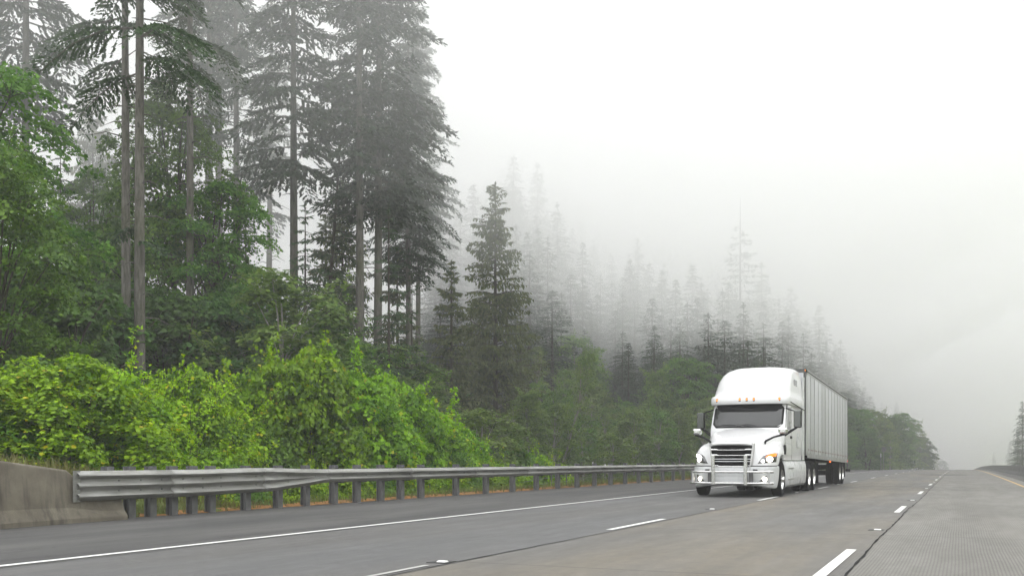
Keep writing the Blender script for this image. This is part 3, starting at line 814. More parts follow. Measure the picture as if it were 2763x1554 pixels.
for i in range(4):
    r = marker(-4.93, 8.95 + 12.25 * i)
    tag(r, 'white square lane marker on the dashed line beside the truck, %s from the camera' % mk_names[i], 'lane marker', 'lane markers on the line beside the truck lane')

# orange needle litter along the foot of the posts
def litter():
    mb = MB(); rows = []
    for y in np.arange(13.2, 120, 0.3):
        a0 = 14.12 + rng.uniform(-.05, .05); a1 = 14.5 + rng.uniform(-.25, .25)
        z = float(crest(y))
        rows.append([(-a0, y, z + 0.006), (-(a0 + a1) / 2, y, z + 0.05 + rng.uniform(0, .03)), (-a1, y, z + 0.02), (-a1 - 0.5, y, z - 0.5)])
    mb.grid(rows, flip=True)
    tag(mb.build('verge', M['litter'], smooth=True), kind='structure')
litter()

# ------------------------------------------------------------------ left concrete barrier
def concrete_wall():
    root = empty('concrete_barrier', (-13.62, 13.1, 0))
    mb = MB(); rows = []
    for y in [-14, -11, -8, -5.5, -3.6, -2.8, -1.9, -1.2, -0.9, -0.5, 0.0]:   # local y, end at Y=13.1
        if y <= -2.8: top = 1.10
        elif y < -1.1: top = 1.10 - 0.20 * (y + 2.8) / 1.7
        else: top = 0.90 - 0.52 * min(1, (y + 1.2) / 0.8)
        c = 0.0 if y < -3.6 else -0.22 * min(1, (y + 3.6) / 2.4)
        rows.append([(c + 0.10, y, -0.1), (c + 0.10, y, 0.08), (c + 0.02, y, 0.10 + 0.18 * min(1, top)), (c - 0.04, y, top - 0.03), (c - 0.07, y, top), (c - 0.24, y, top), (c - 0.27, y, top - 0.04), (c - 0.34, y, -0.1)])
    mb.grid(rows, flip=True)
    mb.add(rows[-1], [tuple(range(8))]); mb.add(rows[0], [tuple(range(8))[::-1]])
    mb.build('wall_body', M['conc'], root, bevel=0.02)
    tag(root, 'weathered stained concrete barrier end at the left edge of the road', 'concrete barrier')
concrete_wall()

# ------------------------------------------------------------------ guardrail
RAILX = -13.78
RY0 = 11.95
def beam_profile(kind):
    """(depth towards road, height) sections; 13 points for both so they loft"""
    if kind == 'w':
        return [(0.0, 0.505), (0.012, 0.515), (0.075, 0.560), (0.098, 0.585), (0.075, 0.610), (0.006, 0.645), (0.0, 0.66), (0.006, 0.675), (0.075, 0.710), (0.098, 0.735), (0.075, 0.760), (0.012, 0.805), (0.0, 0.815)]
    return None
def sect(y):
    W = [0.505, 0.515, 0.560, 0.585, 0.610, 0.645, 0.655, 0.665, 0.675, 0.710, 0.735, 0.760, 0.805, 0.815]
    # thrie: three ridges, w: two ridges; 19 stations
    tz = np.array([.325, .335, .375, .400, .425, .465, .485, .515, .555, .580, .605, .645, .665, .700, .735, .760, .785, .830, .840])
    td = np.array([0, .012, .075, .098, .075, .008, .008, .008, .075, .098, .075, .008, .008, .008, .075, .098, .075, .012, 0])
    wz = np.array([.505, .515, .560, .585, .610, .630, .638, .646, .652, .660, .668, .674, .682, .690, .710, .735, .760, .805, .815])
    wd = np.array([0, .012, .075, .098, .075, .03, .015, .008, .004, .002, .004, .008, .015, .03, .075, .098, .075, .012, 0])
    t = float(np.clip((y - Y_T0) / (Y_T1 - Y_T0), 0, 1))
    z = tz * (1 - t) + wz * t + 0.05; d = td * (1 - t) + wd * t
    bump = 0.035 * math.sin(math.pi * min(1, max(0, (y - Y_T0 + 2) / 3.2))) if Y_T0 - 2 < y < Y_T0 + 1.2 else 0
    return d, z + bump * 0.6
Y_T0, Y_T1 = 17.1, 19.2
def guardrail():
    root = empty('guardrail', (RAILX, RY0, 0))
    tag(root, 'galvanised steel guardrail on posts along the left road shoulder', 'guardrail')
    # panels of about 3.8 m lapped over each other
    cuts = [12.0, 14.2, 16.9, 19.25] + list(np.arange(23.2, 124, 3.95))
    for i in range(len(cuts) - 1):
        y0, y1 = cuts[i], cuts[i + 1] + 0.16
        ys = np.linspace(y0, y1, 9 if (i in (1, 2)) else 4)
        mb = MB(); rows = []
        for q, y in enumerate(ys):
            d, z = sect(y); lap = 0.004 * (1 - (y - y0) / (y1 - y0)); jog = 0
            if y < 13.0: jog = -0.02 * (13.0 - y)
            rows.append([(d[k] + lap + jog, y - RY0, z[k] + float(crest(y))) for k in range(19)])
        mb.grid(rows)
        mb.build('rail', M['galv'], root, smooth=True, solid=0.006, sharp=60)
    # bolts
    mb = MB()
    for i, y in enumerate(cuts[1:14]):
        for yy in (y + 0.04, y + 0.12):
            d, z = sect(y)
            for zz in ([z[0] + .06, z[-1] - .06] + ([z[9]] if y < 17.2 else [])):
                mb.tube([(0.03, yy - RY0, zz), (0.068, yy - RY0, zz)], 0.014, 6)
    for y in POSTS[:18]:
        d, z = sect(y); t = y < 17.9
        for zz in ((z[6], z[12]) if t else (0.71,)):
            mb.tube([(0.0, y - RY0, zz), (0.026, y - RY0, zz)], 0.018, 6)
    mb.build('bolt_heads', M['post'], root)
    # end shoe fixed on the concrete
    mb = MB(); mb.grid([[(0.012 + 0.0 * k, y, z) for k, z in enumerate((.36, .48, .62, .76, .90))] for y in (-0.03, 0.12)])
    mb.build('end_shoe', M['galv'], root, solid=0.008)
    first = None
    for i, y in enumerate(POSTS):
        zc = float(crest(y))
        top = 0.965
        if i == 0:
            mb = MB()
            # I section post: web and two flanges
            for dx in (-0.075, 0.075): mb.box((-0.27 + dx, 0, top / 2 - 0.2), (0.012, 0.16, top + 0.4))
            mb.box((-0.27, 0, top / 2 - 0.2), (0.138, 0.012, top + 0.4))
            p = first = mb.build('post', M['post'], root)
            mb = MB(); mb.box((-0.097, 0, 0.705), (0.19, 0.14, 0.36)); b = mb.build('block', M['block'], p)
            firstb = b
        else:
            p = first.copy(); COL.objects.link(p); p.parent = root
            b = firstb.copy(); COL.objects.link(b); b.parent = p
        p.location = (0, y - RY0, zc)
POSTS = [(37620 / (2413 - x) - 5.86) / COS for x in (275, 330, 383, 437, 487, 533, 622, 703, 772, 843, 901, 961, 1011, 1062)] + [26.35 + 2.08 * i for i in range(44)]
guardrail()

# ------------------------------------------------------------------ median barrier on the right
def median():
    root = empty('median_barrier', (4.3, 40, 0))
    tag(root, 'long grey jointed concrete barrier along the right shoulder', 'concrete barrier')
    L = 6.1; y = 14.0; i = 0
    while y < 420:
        z0, z1 = float(crest(y)), float(crest(y + L)); g0 = 0.03
        mb = MB(); pr = [(-0.16, -0.1), (-0.16, 0.07), (-0.06, 0.24), (0.0, 0.70), (0.16, 0.70), (0.22, 0.24), (0.32, 0.07), (0.32, -0.1)]
        ends = []
        for yy, zz in ((y + g0, z0), (y + L - g0, z1)):
            ends.append([(px, yy - 40, pz + zz) for px, pz in pr])
        mb.grid([ends[0], ends[1]]); mb.add(ends[0], [tuple(range(8))]); mb.add(ends[1], [tuple(range(8))[::-1]])
        mb.build('wall_segment', M['barrier'], root, bevel=0.015)
        y += L; i += 1
median()

# ------------------------------------------------------------------ wire fence behind the rail
def wire_fence():
    pts = []
    for (px, Z) in ((1300, 38), (1387, 40.5), (1425, 42), (1491, 44), (1522, 46), (1571, 49), (1610, 52), (1660, 56), (1720, 61), (1800, 70), (1900, 86)):
        x, y = ground_pos(px, Z); pts.append((x, y, float(terrain(x, y))))
    x0, y0, z0 = pts[0]
    root = empty('wire_fence', (x0, y0, z0))
    tag(root, 'thin wire fence on steel stakes in the grass behind the guardrail', 'fence')
    for p in pts:
        mb = MB(); q = Vector(p) - Vector(pts[0])
        mb.box(q + Vector((0, 0, 0.5)), (0.04, 0.04, 1.15)); po = mb.build('post', M['darkgrey'], root)
        mb = MB(); mb.box(q + Vector((0, 0, 1.16)), (0.045, 0.045, 0.17)); mb.build('post_tip', M['paint'], po)
    mb = MB()
    for h in (0.15, 0.38, 0.6, 0.8, 1.0):
        mb.tube([Vector(p) - Vector(pts[0]) + Vector((0.03, 0, h)) for p in pts], 0.008, 4)
    mb.build('wires', M['post'], root)
wire_fence()

def sign_post(px, Z, h, w, hh, label):
    x, y = ground_pos(px, Z); z = float(terrain(x, y))
    r = empty('marker_post', (x, y, z)); tag(r, label, 'marker post')
    mb = MB(); mb.box((0, 0, h / 2 - .1), (0.07, 0.07, h + .2)); mb.build('post', M['galv'], r)
    mb = MB(); mb.box((0, -0.05, h - hh / 2 + .04), (w, 0.02, hh)); mb.build('plate', M['darkgrey'] if w > .3 else M['white2'], r)
sign_post(2216, 128, 2.2, 0.10, 0.5, 'thin pale roadside post on the far grass verge behind the trailer')
sign_post(2223, 135, 3.2, 0.5, 0.7, 'small grey backed roadside sign on a post beyond the trailer')

# ------------------------------------------------------------------ truck
def wheel(parent, x, y, side, dual=False, r=0.51, w=0.27, front=False):
    """side +1 is the side facing right in the picture"""
    xs = [x] if not dual else [x, x - side * 0.33]
    mb = MB()
    for cx in xs:
        h = w / 2
        prof = [(-h * .70, r * .56), (-h * .98, r * .68), (-h, r * .82), (-h * .9, r * .955), (-h * .72, r * .99), (-h * .45, r), (-h * .42, r * .975), (-h * .38, r * .975), (-h * .35, r), (0, r * 1.0),
                (h * .35, r), (h * .38, r * .975), (h * .42, r * .975), (h * .45, r), (h * .72, r * .99), (h * .9, r * .955), (h, r * .82), (h * .98, r * .68), (h * .70, r * .56)]
        mb.lathe([(p, q) for p, q in prof], (cx, y, r), 44)
    wh = mb.build('wheel', M['rubber'], parent, smooth=True, sharp=35)
    s = side
    mb = MB(); cx = xs[0]
    if front:
        prof = [(s * .10, .30), (s * .125, .295), (s * .09, .27), (s * .05, .25), (s * .055, .16), (s * .09, .145), (s * .10, .10), (s * .19, .09), (s * .20, .0)]
    else:
        prof = [(s * .10, .30), (s * .125, .295), (s * .09, .275), (s * -.02, .265), (s * -.06, .20), (s * -.06, .13), (s * .0, .12), (s * .10, .10), (s * .11, .0)]
    prof = [(p, q * r / 0.51) for p, q in prof]
    mb.lathe(prof, (cx, y, r), 36)
    rim = mb.build('rim', M['alu'], wh, smooth=True, sharp=35)
    mb = MB()
    for k in range(10):
        a = 2 * math.pi * k / 10
        yy, zz = y + math.cos(a) * .14, r + math.sin(a) * .14
        bx = cx + s * (.06 if front else -.055)
        mb.tube([(bx, yy, zz), (bx + s * 0.06, yy, zz)], 0.018, 6)
    mb.build('lug_nuts', M['chrome'], wh)
    return wh

def disc_on(bvh, cx, cz, rr, off, n=20, rings=3):
    mb = MB(); v = [];
    def hit(x, z):
        h = bvh.ray_cast(Vector((x, -3, z)), Vector((0, 1, 0)))
        return h[0].y if h[0] is not None else 0.6
    rows = []
    for i in range(rings + 1):
        q = rr * i / rings * 1.0
        rows.append([(cx + q * math.cos(2 * math.pi * k / n), hit(cx + q * math.cos(2 * math.pi * k / n), cz + q * math.sin(2 * math.pi * k / n)) - off - 0.02 * (1 - (i / rings) ** 2), cz + q * math.sin(2 * math.pi * k / n)) for k in range(n + 1)])
    mb.grid(rows); return mb

def patch_on(bvh, quad, off, nu=10, nv=6, puff=0.02, bulge=0.0):
    """curved lamp glass: quad is four (x,z) corners a,b,c,d; projected on to the body"""
    mb = MB(); rows = []
    def hit(x, z):
        h = bvh.ray_cast(Vector((x, -3, z)), Vector((0, 1, 0)))
        return h[0].y if h[0] is not None else None
    last = 0.5
    a, b, c, d = [np.array(q) for q in quad]
    for i in range(nv + 1):
        v = i / nv; row = []
        for j in range(nu + 1):
            u = j / nu
            p = (a * (1 - u) + b * u) * (1 - v) + (d * (1 - u) + c * u) * v
            p = p + np.array([0, bulge * math.sin(math.pi * u) * (v - 0.0)])
            y = hit(p[0], p[1])
            if y is None: y = last
            last = y
            e = min(1, 4 * u, 4 * (1 - u), 4 * v, 4 * (1 - v))
            row.append((p[0], y - off - puff * math.sin(e * math.pi / 2), p[1]))
        rows.append(row)
    mb.grid(rows); return mb

def eval_bvh(o):
    bpy.context.view_layer.update()
    dg = bpy.context.evaluated_depsgraph_get()
    ev = o.evaluated_get(dg); me = ev.to_mesh()
    b = BVHTree.FromPolygons([v.co.copy() for v in me.vertices], [tuple(p.vertices) for p in me.polygons])
    ev.to_mesh_clear(); return b

def semi_truck():
    T = empty('semi_truck', (-6.09, 28.55, 0))
    tag(T, 'white semi truck with long hood, steel bull bar and lit headlights driving on the road', 'truck')
    # --- hood, front corners and fenders in one skin
    half = [
     [(0, .16, .93), (.3, .16, .93), (.54, .17, .93), (.80, .24, .93), (1.04, .40, .93), (1.19, .62, .93), (1.235, .86, .93)],
     [(0, .19, 1.2), (.3, .19, 1.2), (.585, .20, 1.2), (.82, .30, 1.2), (1.06, .46, 1.2), (1.215, .68, 1.2), (1.25, .90, 1.12)],
     [(0, .21, 1.42), (.3, .21, 1.42), (.61, .23, 1.42), (.80, .42, 1.35), (1.05, .62, 1.36), (1.22, .80, 1.33), (1.26, .98, 1.20)],
     [(0, .22, 1.61), (.3, .23, 1.605), (.63, .30, 1.56), (.77, .66, 1.47), (1.04, .86, 1.49), (1.215, 1.0, 1.44), (1.26, 1.12, 1.245)],
     [(0, .42, 1.70), (.36, .44, 1.69), (.71, .66, 1.62), (.82, 1.00, 1.52), (1.05, 1.16, 1.58), (1.215, 1.28, 1.53), (1.26, 1.33, 1.26)],
     [(0, 1.1, 1.88), (.45, 1.1, 1.87), (.87, 1.14, 1.78), (.94, 1.30, 1.60), (1.09, 1.5, 1.62), (1.215, 1.58, 1.56), (1.26, 1.60, 1.245)],
     [(0, 1.8, 2.04), (.5, 1.8, 2.03), (1.0, 1.8, 1.94), (1.06, 1.85, 1.70), (1.15, 1.90, 1.62), (1.21, 1.95, 1.54), (1.25, 1.86, 1.17)],
     [(0, 2.36, 2.12), (.55, 2.38, 2.11), (1.09, 2.50, 2.04), (1.13, 2.3, 1.78), (1.15, 2.3, 1.50), (1.16, 2.3, 1.3), (1.165, 2.3, 1.1)],
    ]
    def full(h): return [[(-x, y, z) for x, y, z in r[:0:-1]] + r for r in h]
    mb = MB(); mb.grid(full(half))
    hood = mb.build('hood', M['white'], T, smooth=True, subsurf=2, sharp=180)
    hb = eval_bvh(hood)
    # air scoop line and raised badge plinth
    mb = MB(); mb.box((0, 0.33, 1.665), (0.50, 0.012, 0.02), Matrix.Rotation(R(-20), 3, 'X')); mb.build('hood_trim', M['white2'], hood)
    # --- bumper
    hb2 = [
     [(0, .03, .92), (.5, .03, .92), (.88, .10, .92), (1.10, .26, .92), (1.225, .56, .92), (1.25, .80, .92)],
     [(0, .00, .86), (.5, .00, .86), (.90, .07, .86), (1.12, .24, .86), (1.245, .55, .86), (1.265, .80, .86)],
     [(0, .00, .60), (.5, .00, .60), (.90, .08, .60), (1.11, .26, .60), (1.235, .56, .60), (1.255, .78, .60)],
     [(0, .04, .40), (.5, .04, .40), (.88, .12, .38), (1.08, .28, .36), (1.20, .56, .33), (1.22, .74, .33)],
     [(0, .14, .33), (.5, .14, .33), (.86, .20, .31), (1.05, .34, .28), (1.17, .58, .25), (1.19, .72, .25)],
     [(0, .40, .34), (.5, .40, .34), (.80, .42, .32), (.98, .50, .28), (1.08, .60, .26), (1.10, .70, .26)],
    ]
    mb = MB(); mb.grid(full(hb2), flip=True); bump = mb.build('bumper', M['white2'], T, smooth=True, subsurf=2, sharp=180)
    bb = eval_bvh(bump)
    mb = MB(); mb.grid([[(x, y - .004, .905 + k * .022) for x, y in ((-1.23, .57), (-1.1, .25), (-.88, .09), (-.56, .02))] for k in (0, 1)]); mb.grid([[(x, y - .004, .905 + k * .022) for x, y in ((.56, .02), (.88, .09), (1.1, .25), (1.23, .57))] for k in (0, 1)])
    mb.build('seam', M['seam'], bump)
    # --- cab with roof fairing: rings up the height
    def ring(z, yf, yb, hw, bulge=0.22, n=9, inset=0.10):
        pts = []
        for i in range(-n, n + 1):
            t = i / n
            x = hw * (1 - (1 - abs(t)) ** 1.0) * (1 if t > 0 else -1) if t else 0
            x = hw * math.copysign(abs(t) ** 0.9, t) if t else 0
            pts.append((x, yf + bulge * abs(t) ** 3.2, z))
        for q in (0.12, 0.3, 0.5, 0.7, 0.9): pts.append((hw, yf + bulge + (yb - yf - bulge) * q, z))
        pts.append((hw - inset * .3, yb - 0.02, z)); pts.append((hw - inset, yb, z)); pts.append((0, yb, z)); pts.append((-hw + inset, yb, z)); pts.append((-hw + inset * .3, yb - 0.02, z))
        for q in (0.9, 0.7, 0.5, 0.3, 0.12): pts.append((-hw, yf + bulge + (yb - yf - bulge) * q, z))
        return pts
    lower = [ring(1.02, 2.15, 6.3, 1.12), ring(1.1, 2.12, 6.3, 1.135), ring(2.0, 2.2, 6.3, 1.16), ring(2.10, 2.24, 6.3, 1.16), ring(2.45, 2.42, 6.3, 1.15), ring(2.86, 2.66, 6.3, 1.12)]
    upper = [ring(2.86, 2.50, 6.3, 1.145, .32), ring(2.865, 2.38, 6.3, 1.20, .36), ring(2.93, 2.34, 6.3, 1.215, .38), ring(3.08, 2.36, 6.3, 1.215, .40), ring(3.14, 2.44, 6.3, 1.20, .44), ring(3.17, 2.58, 6.3, 1.18, .50),
             ring(3.35, 2.68, 6.3, 1.165, .56), ring(3.65, 2.95, 6.3, 1.145, .62), ring(3.90, 3.28, 6.3, 1.11, .75), ring(4.06, 3.64, 6.3, 1.07, .9), ring(4.15, 4.05, 6.3, 1.01, 1.0), ring(4.20, 4.55, 6.28, .90, 1.0), ring(4.22, 5.0, 6.2, .65, .8)]
    def skin(rings, name, mat, cap_top, cap_bot):
        mb = MB(); m = len(rings[0]); v = [p for r in rings for p in r]; f = []
        for i in range(len(rings) - 1):
            for k in range(m):
                a, b = i * m + k, i * m + (k + 1) % m
                f.append((a, b, b + m, a + m))
        if cap_top: f.append(tuple((len(rings) - 1) * m + k for k in range(m)))
        if cap_bot: f.append(tuple(range(m))[::-1])
        mb.add(v, f); return mb.build(name, mat, T, smooth=True, sharp=50)
    cab = skin(lower, 'cab', M['white'], False, True)
    roof = skin(upper, 'roof_fairing', M['white'], True, True)
    rb = eval_bvh(roof); cb = eval_bvh(cab)
    def cast(b, x, z):
        h = b.ray_cast(Vector((x, -3, z)), Vector((0, 1, 0)))
        return h[0].y if h[0] is not None else 3.0
    def screen(x0, x1, z0, z1, off, nx=20, nz=6, rc=0.12):
        mb = MB(); rows = []
        for j in range(nz + 1):
            z = z0 + (z1 - z0) * j / nz; row = []
            e = min(z - z0, z1 - z); cut = rc - math.sqrt(max(0, rc * rc - max(0, rc - e) ** 2)) if e < rc else 0
            for i in range(nx + 1):
                x = (x0 + cut) + (x1 - x0 - 2 * cut) * i / nx
                row.append((x, cast(cb, x, z) - off, z))
            rows.append(row)
        mb.grid(rows); return mb
    # black frit border, then the glass on top
    screen(-1.10, 1.10, 2.105, 2.858, 0.006).build('windshield_seal', M['seam'], T, smooth=True)
    ws = screen(-1.045, 1.045, 2.145, 2.83, 0.012).build('windshield', M['glass'], T, smooth=True)
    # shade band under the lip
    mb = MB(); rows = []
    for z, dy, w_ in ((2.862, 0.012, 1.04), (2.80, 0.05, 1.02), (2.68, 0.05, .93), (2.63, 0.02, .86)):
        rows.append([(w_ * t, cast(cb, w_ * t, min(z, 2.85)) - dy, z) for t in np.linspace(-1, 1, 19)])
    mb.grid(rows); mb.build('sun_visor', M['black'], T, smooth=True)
    # wipers
    mb = MB()
    for x0, x1, z1 in ((-.15, -.95, 2.19), (.35, -.28, 2.20)):
        pts = [(x0 + (x1 - x0) * t, cast(cb, x0 + (x1 - x0) * t, 2.15) - 0.05, 2.15 + 0.055 * math.sin(math.pi * t) + 0.0 * t) for t in np.linspace(0, 1, 7)]
        mb.tube(pts, [.012, .012, .016, .02, .018, .012, .008], 6)
    mb.build('wipers', M['black'], T)
    # roof marker lamps
    for x in (-.98, -.22, 0.0, .22, .98):
        y = cast(rb, x, 3.02)
        mb = MB(); mb.box((x, y - 0.008, 3.0), (0.065, 0.03, 0.12)); q = mb.build('marker_lamp', M['lampglass'], T, bevel=0.012)
        mb = MB(); mb.box((x, y - 0.026, 3.01), (0.042, 0.02, 0.075)); mb.build('bulb', M['amberd'], q, bevel=0.006)
    # pressed panel line on the roof dome
    mb = MB(); pts = []
    for t in np.linspace(0, 1, 25):
        x = -.72 + 1.44 * t; zz = 3.36 + (0.42 * max(0, abs(2 * t - 1) - 0.8) / 0.2 if abs(2 * t - 1) > .8 else 0)
        pts.append((x, cast(rb, x, zz) - 0.0, zz))
    mb.tube(pts, 0.012, 6); mb.build('panel_ridge', M['white'], roof, smooth=True)
    # side windows, doors, sleeper details on both sides
    for s in (1, -1):
        def side_poly(pts, x, mat, name, par, th=0.008):
            mb = MB(); n = len(pts)
            v = [(s * x, y, z) for y, z in pts] + [(s * (x + th), y, z) for y, z in pts]
            f = [tuple(range(n)), tuple(range(2 * n - 1, n - 1, -1))] + [(i, i + n, (i + 1) % n + n, (i + 1) % n) for i in range(n)]
            mb.add(v, f); return mb.build(name, mat, par)
        door = side_poly([(2.66, 1.25), (3.72, 1.25), (3.72, 2.84), (3.02, 2.84), (2.80, 2.55), (2.66, 2.1)], 1.157, M['white'], 'door', T, 0.012)
        side_poly([(2.86, 2.08), (3.60, 2.02), (3.60, 2.76), (3.06, 2.76), (2.90, 2.5)], 1.171, M['glass'], 'door_window', door, 0.004)
        side_poly([(3.42, 1.78), (3.64, 1.78), (3.64, 1.86), (3.42, 1.86)], 1.172, M['black'], 'door_handle', door, 0.03)
        side_poly([(3.76, 1.1), (3.79, 1.1), (3.79, 2.84), (3.76, 2.84)], 1.160, M['seam'], 'seam', cab, 0.003)
        side_poly([(4.9, 1.5), (5.5, 1.5), (5.5, 2.0), (4.9, 2.0)], 1.161, M['white2'], 'locker_door', cab, 0.008)
        side_poly([(4.1, 3.25), (5.0, 3.25), (5.0, 3.75), (4.35, 3.75)], 1.146, M['glass'], 'sleeper_window', roof, 0.006)
        side_poly([(3.2, 2.93), (6.28, 2.80), (6.28, 2.83), (3.2, 2.96)], 1.206, M['seam'], 'seam', roof, 0.012)
        # door swage line and lower door sill
        side_poly([(2.7, 1.62), (3.72, 1.58), (3.72, 1.60), (2.7, 1.64)], 1.170, M['white2'], 'door_crease', door, 0.006)
        # air intake port on the hood side
        mb = MB(); mb.tube([(s * 1.15, 2.38, 1.42), (s * 1.192, 2.38, 1.42)], 0.15, 20); mb.build('air_intake', M['black'], T)
        # gap fairing
        mb = MB(); mb.box((s * 1.13, 6.54, 2.55), (0.03, 0.46, 2.9)); mb.build('side_extender', M['white2'], T, bevel=0.01)
        mb = MB(); mb.box((s * 1.128, 6.77, 2.55), (0.034, 0.03, 2.9)); mb.build('rubber_edge', M['seam'], T)
        # chassis fairing with tank steps
        mb = MB()
        pr = [(1.10, 1.08), (1.20, 1.04), (1.235, .92), (1.245, .60), (1.22, .34), (1.16, .26)]
        rows = [[(s * x, y, z) for x, z in pr] for y in (2.12, 2.3, 4.2, 6.2, 6.34)]
        rows[0] = [(s * (x - .06), y, z) for (x, z), y in zip(pr, [2.12] * 6)]
        mb.grid(rows, flip=(s > 0)); cf = mb.build('chassis_fairing', M['white2'], T, smooth=True, solid=0.02, sharp=50)
        mb = MB()
        for z, w_ in ((.84, .60), (.50, .75)): mb.box((s * 1.25, 3.05, z), (0.05, w_ + .35, .05))
        mb.build('step', M['brushed'], cf, bevel=0.012)
        mb = MB(); mb.box((s * 1.165, 4.2, 1.085), (0.10, 4.1, 0.02)); mb.build('rail_cover', M['chrome'], cf)
        # mirrors
        mb = MB(); mb.box((s * 1.52, 2.62, 2.36), (0.24, 0.16, 0.53)); mir = mb.build('mirror', M['black'], T, bevel=0.05)
        mb = MB(); mb.box((s * 1.525, 2.525, 2.37), (0.22, 0.035, 0.51)); mb.build('mirror_cap', M['mirrorcap'], mir, bevel=0.016)
        mb = MB(); mb.tube([(s * 1.50, 2.62, 2.12), (s * 1.42, 2.60, 2.06), (s * 1.12, 2.46, 1.86)], [.035, .035, .05], 8); mb.tube([(s * 1.48, 2.64, 2.6), (s * 1.14, 2.75, 2.72)], .02, 8)
        mb.build('mirror_arm', M['black'], mir, smooth=True)
        mb = MB(); mb.box((s * 1.30, 1.22, 1.965), (0.28, 0.17, 0.20)); hm = mb.build('hood_mirror', M['chrome'], T, bevel=0.06)
        mb = MB(); mb.tube([(s * .80, .95, 1.56), (s * .84, .95, 1.66), (s * 1.05, 1.1, 1.78), (s * 1.36, 1.24, 1.87)], [.035, .035, .028, .035], 8); mb.build('mirror_arm', M['black'], hm, smooth=True)
        # headlamp
        hl = patch_on(hb, [(s * .73, .985), (s * 1.195, 1.03), (s * 1.215, 1.30), (s * .86, 1.20)], 0.006, 12, 7, 0.03, 0.03).build('headlight', M['lampglass'], T, smooth=True)
        disc_on(hb, s * 1.045, 1.115, 0.082, 0.045).build('lamp', M['lamp'], hl, smooth=True)
        disc_on(hb, s * .875, 1.06, 0.05, 0.045).build('lamp', M['drl'] if s > 0 else M['lampglass'], hl, smooth=True)
        if s > 0: patch_on(hb, [(.93, 1.175), (1.19, 1.205), (1.20, 1.285), (.99, 1.235)], 0.040, 10, 3, 0.01, 0.02).build('turn_signal', M['amber'], hl, smooth=True)
        else: patch_on(hb, [(-.93, 1.165), (-1.20, 1.19), (-1.205, 1.28), (-.99, 1.235)], 0.040, 10, 3, 0.01, 0.02).build('lamp', M['drl'], hl, smooth=True)
        fl = patch_on(bb, [(s * .80, .47), (s * 1.06, .47), (s * 1.06, .67), (s * .97, .62)], 0.004, 8, 5, 0.015).build('fog_light', M['lampglass'], T, smooth=True)
        disc_on(bb, s * .955, .535, 0.062, 0.03).build('lamp', M['lamp'], fl, smooth=True)
        # tow hook slot
        mb = MB(); mb.box((s * .70, .045, .80), (.13, .06, .045)); mb.build('tow_hook', M['black'], bump, bevel=0.01)
        wheel(T, s * 1.13, 1.35, s, front=True, w=0.30)
        wheel(T, s * 1.13, 7.15, s, dual=True); wheel(T, s * 1.13, 8.45, s, dual=True)
        mb = MB(); mb.box((s * 1.0, 9.25, .62), (.6, .02, .75)); mb.build('mud_flap', M['black'], T)
        mb = MB(); mb.box((s * .98, 1.40, .90), (.34, 1.3, .5)); mb.build('wheel_well', M['frame'], T)
    # --- grille
    mb = MB(); y0 = .10
    mb.grid([[(-.62, y0, 1.58), (0, y0 - .03, 1.59), (.62, y0, 1.58)], [(-.51, y0 - .06, .63), (0, y0 - .09, .63), (.51, y0 - .06, .63)]], flip=True)
    gr = mb.build('grille', M['mesh'], T)
    def gx(z): return .51 + (.62 - .51) * (z - .63) / .95
    def gy(z): return .10 - .06 * (1.58 - z) / .95
    mb = MB()
    for s in (-1, 1):
        for (o_, wd, m_) in ((0.0, .04, 0),):
            rows = [[(s * (gx(z) + o_), gy(z) - .035, z), (s * (gx(z) + o_ + wd), gy(z) - .03, z), (s * (gx(z) + o_ + wd + .015), gy(z) + .12, z)] for z in (.70, 1.0, 1.3, 1.575)]
            mb.grid(rows, flip=(s < 0))
    mb.build('grille_surround', M['brushed'], gr, solid=0.01)
    mb = MB(); rows = []
    for z, dy in ((1.535, -.05), (1.575, -.06), (1.62, .02), (1.64, .14)):
        rows.append([(.66 * t, gy(1.58) + dy + .05 * t * t, z - .05 * t ** 4) for t in np.linspace(-1, 1, 13)])
    mb.grid(rows, flip=True); mb.build('grille_crown', M['white'], gr, smooth=True, solid=0.01)
    for z, tab in ((1.385, 1), (1.225, 1), (1.12, 0), (1.05, 0), (.905, 1)):
        mb = MB(); w_ = gx(z)
        rows = []
        for zz, dy in ((-.012, -.055), (.0, -.070), (.012, -.06)):
            rows.append([(w_ * t, gy(z) + dy + .02 * t * t, z + zz * (1 + 1.1 * tab * (abs(t) > .72)) + (.012 * tab * (abs(t) > .72))) for t in np.linspace(-1, 1, 23)])
        mb.grid(rows, flip=False); mb.build('grille_bar', M['chrome'] if tab else M['white2'], gr, solid=0.012)
    # --- bull bar
    bar = MB(); bar.box((0, -.20, .745), (.90, .03, .05))
    g2 = bar.build('bull_bar', M['chrome'], T, bevel=0.01)
    for s in (-1, 1):
        bar = MB(); bar.box((s * .47, -.22, .80), (.10, .06, .88)); bar.build('upright', M['chrome'], g2, bevel=0.01)
    for z in (.745, .415):
        mb = MB()
        pts = [(-1.20, .06, z), (-1.08, -.10, z), (-.75, -.19, z), (-.47, -.20, z), (0, -.20, z), (.47, -.20, z), (.75, -.19, z), (1.08, -.10, z), (1.20, .06, z)]
        mb.tube(pts, .036, 12); mb.build('bar_tube', M['chrome'], g2, smooth=True)
    for s in (-1, 1):
        mb = MB(); mb.box((s * 1.10, -.09, .58), (.065, .05, .32)); mb.build('bar_end', M['brushed'], g2)
        mb = MB(); mb.box((s * .60, -.06, .58), (.10, .14, .34)); mb.build('bracket', M['darkgrey'], g2)
    mb = MB(); mb.box((0, -.01, .50), (.92, .02, .16)); mb.build('plate_panel', M['white2'], bump, bevel=0.01)
    # --- chassis
    mb = MB()
    for s in (-1, 1): mb.box((s * .43, 5.2, .80), (.09, 8.6, .26))
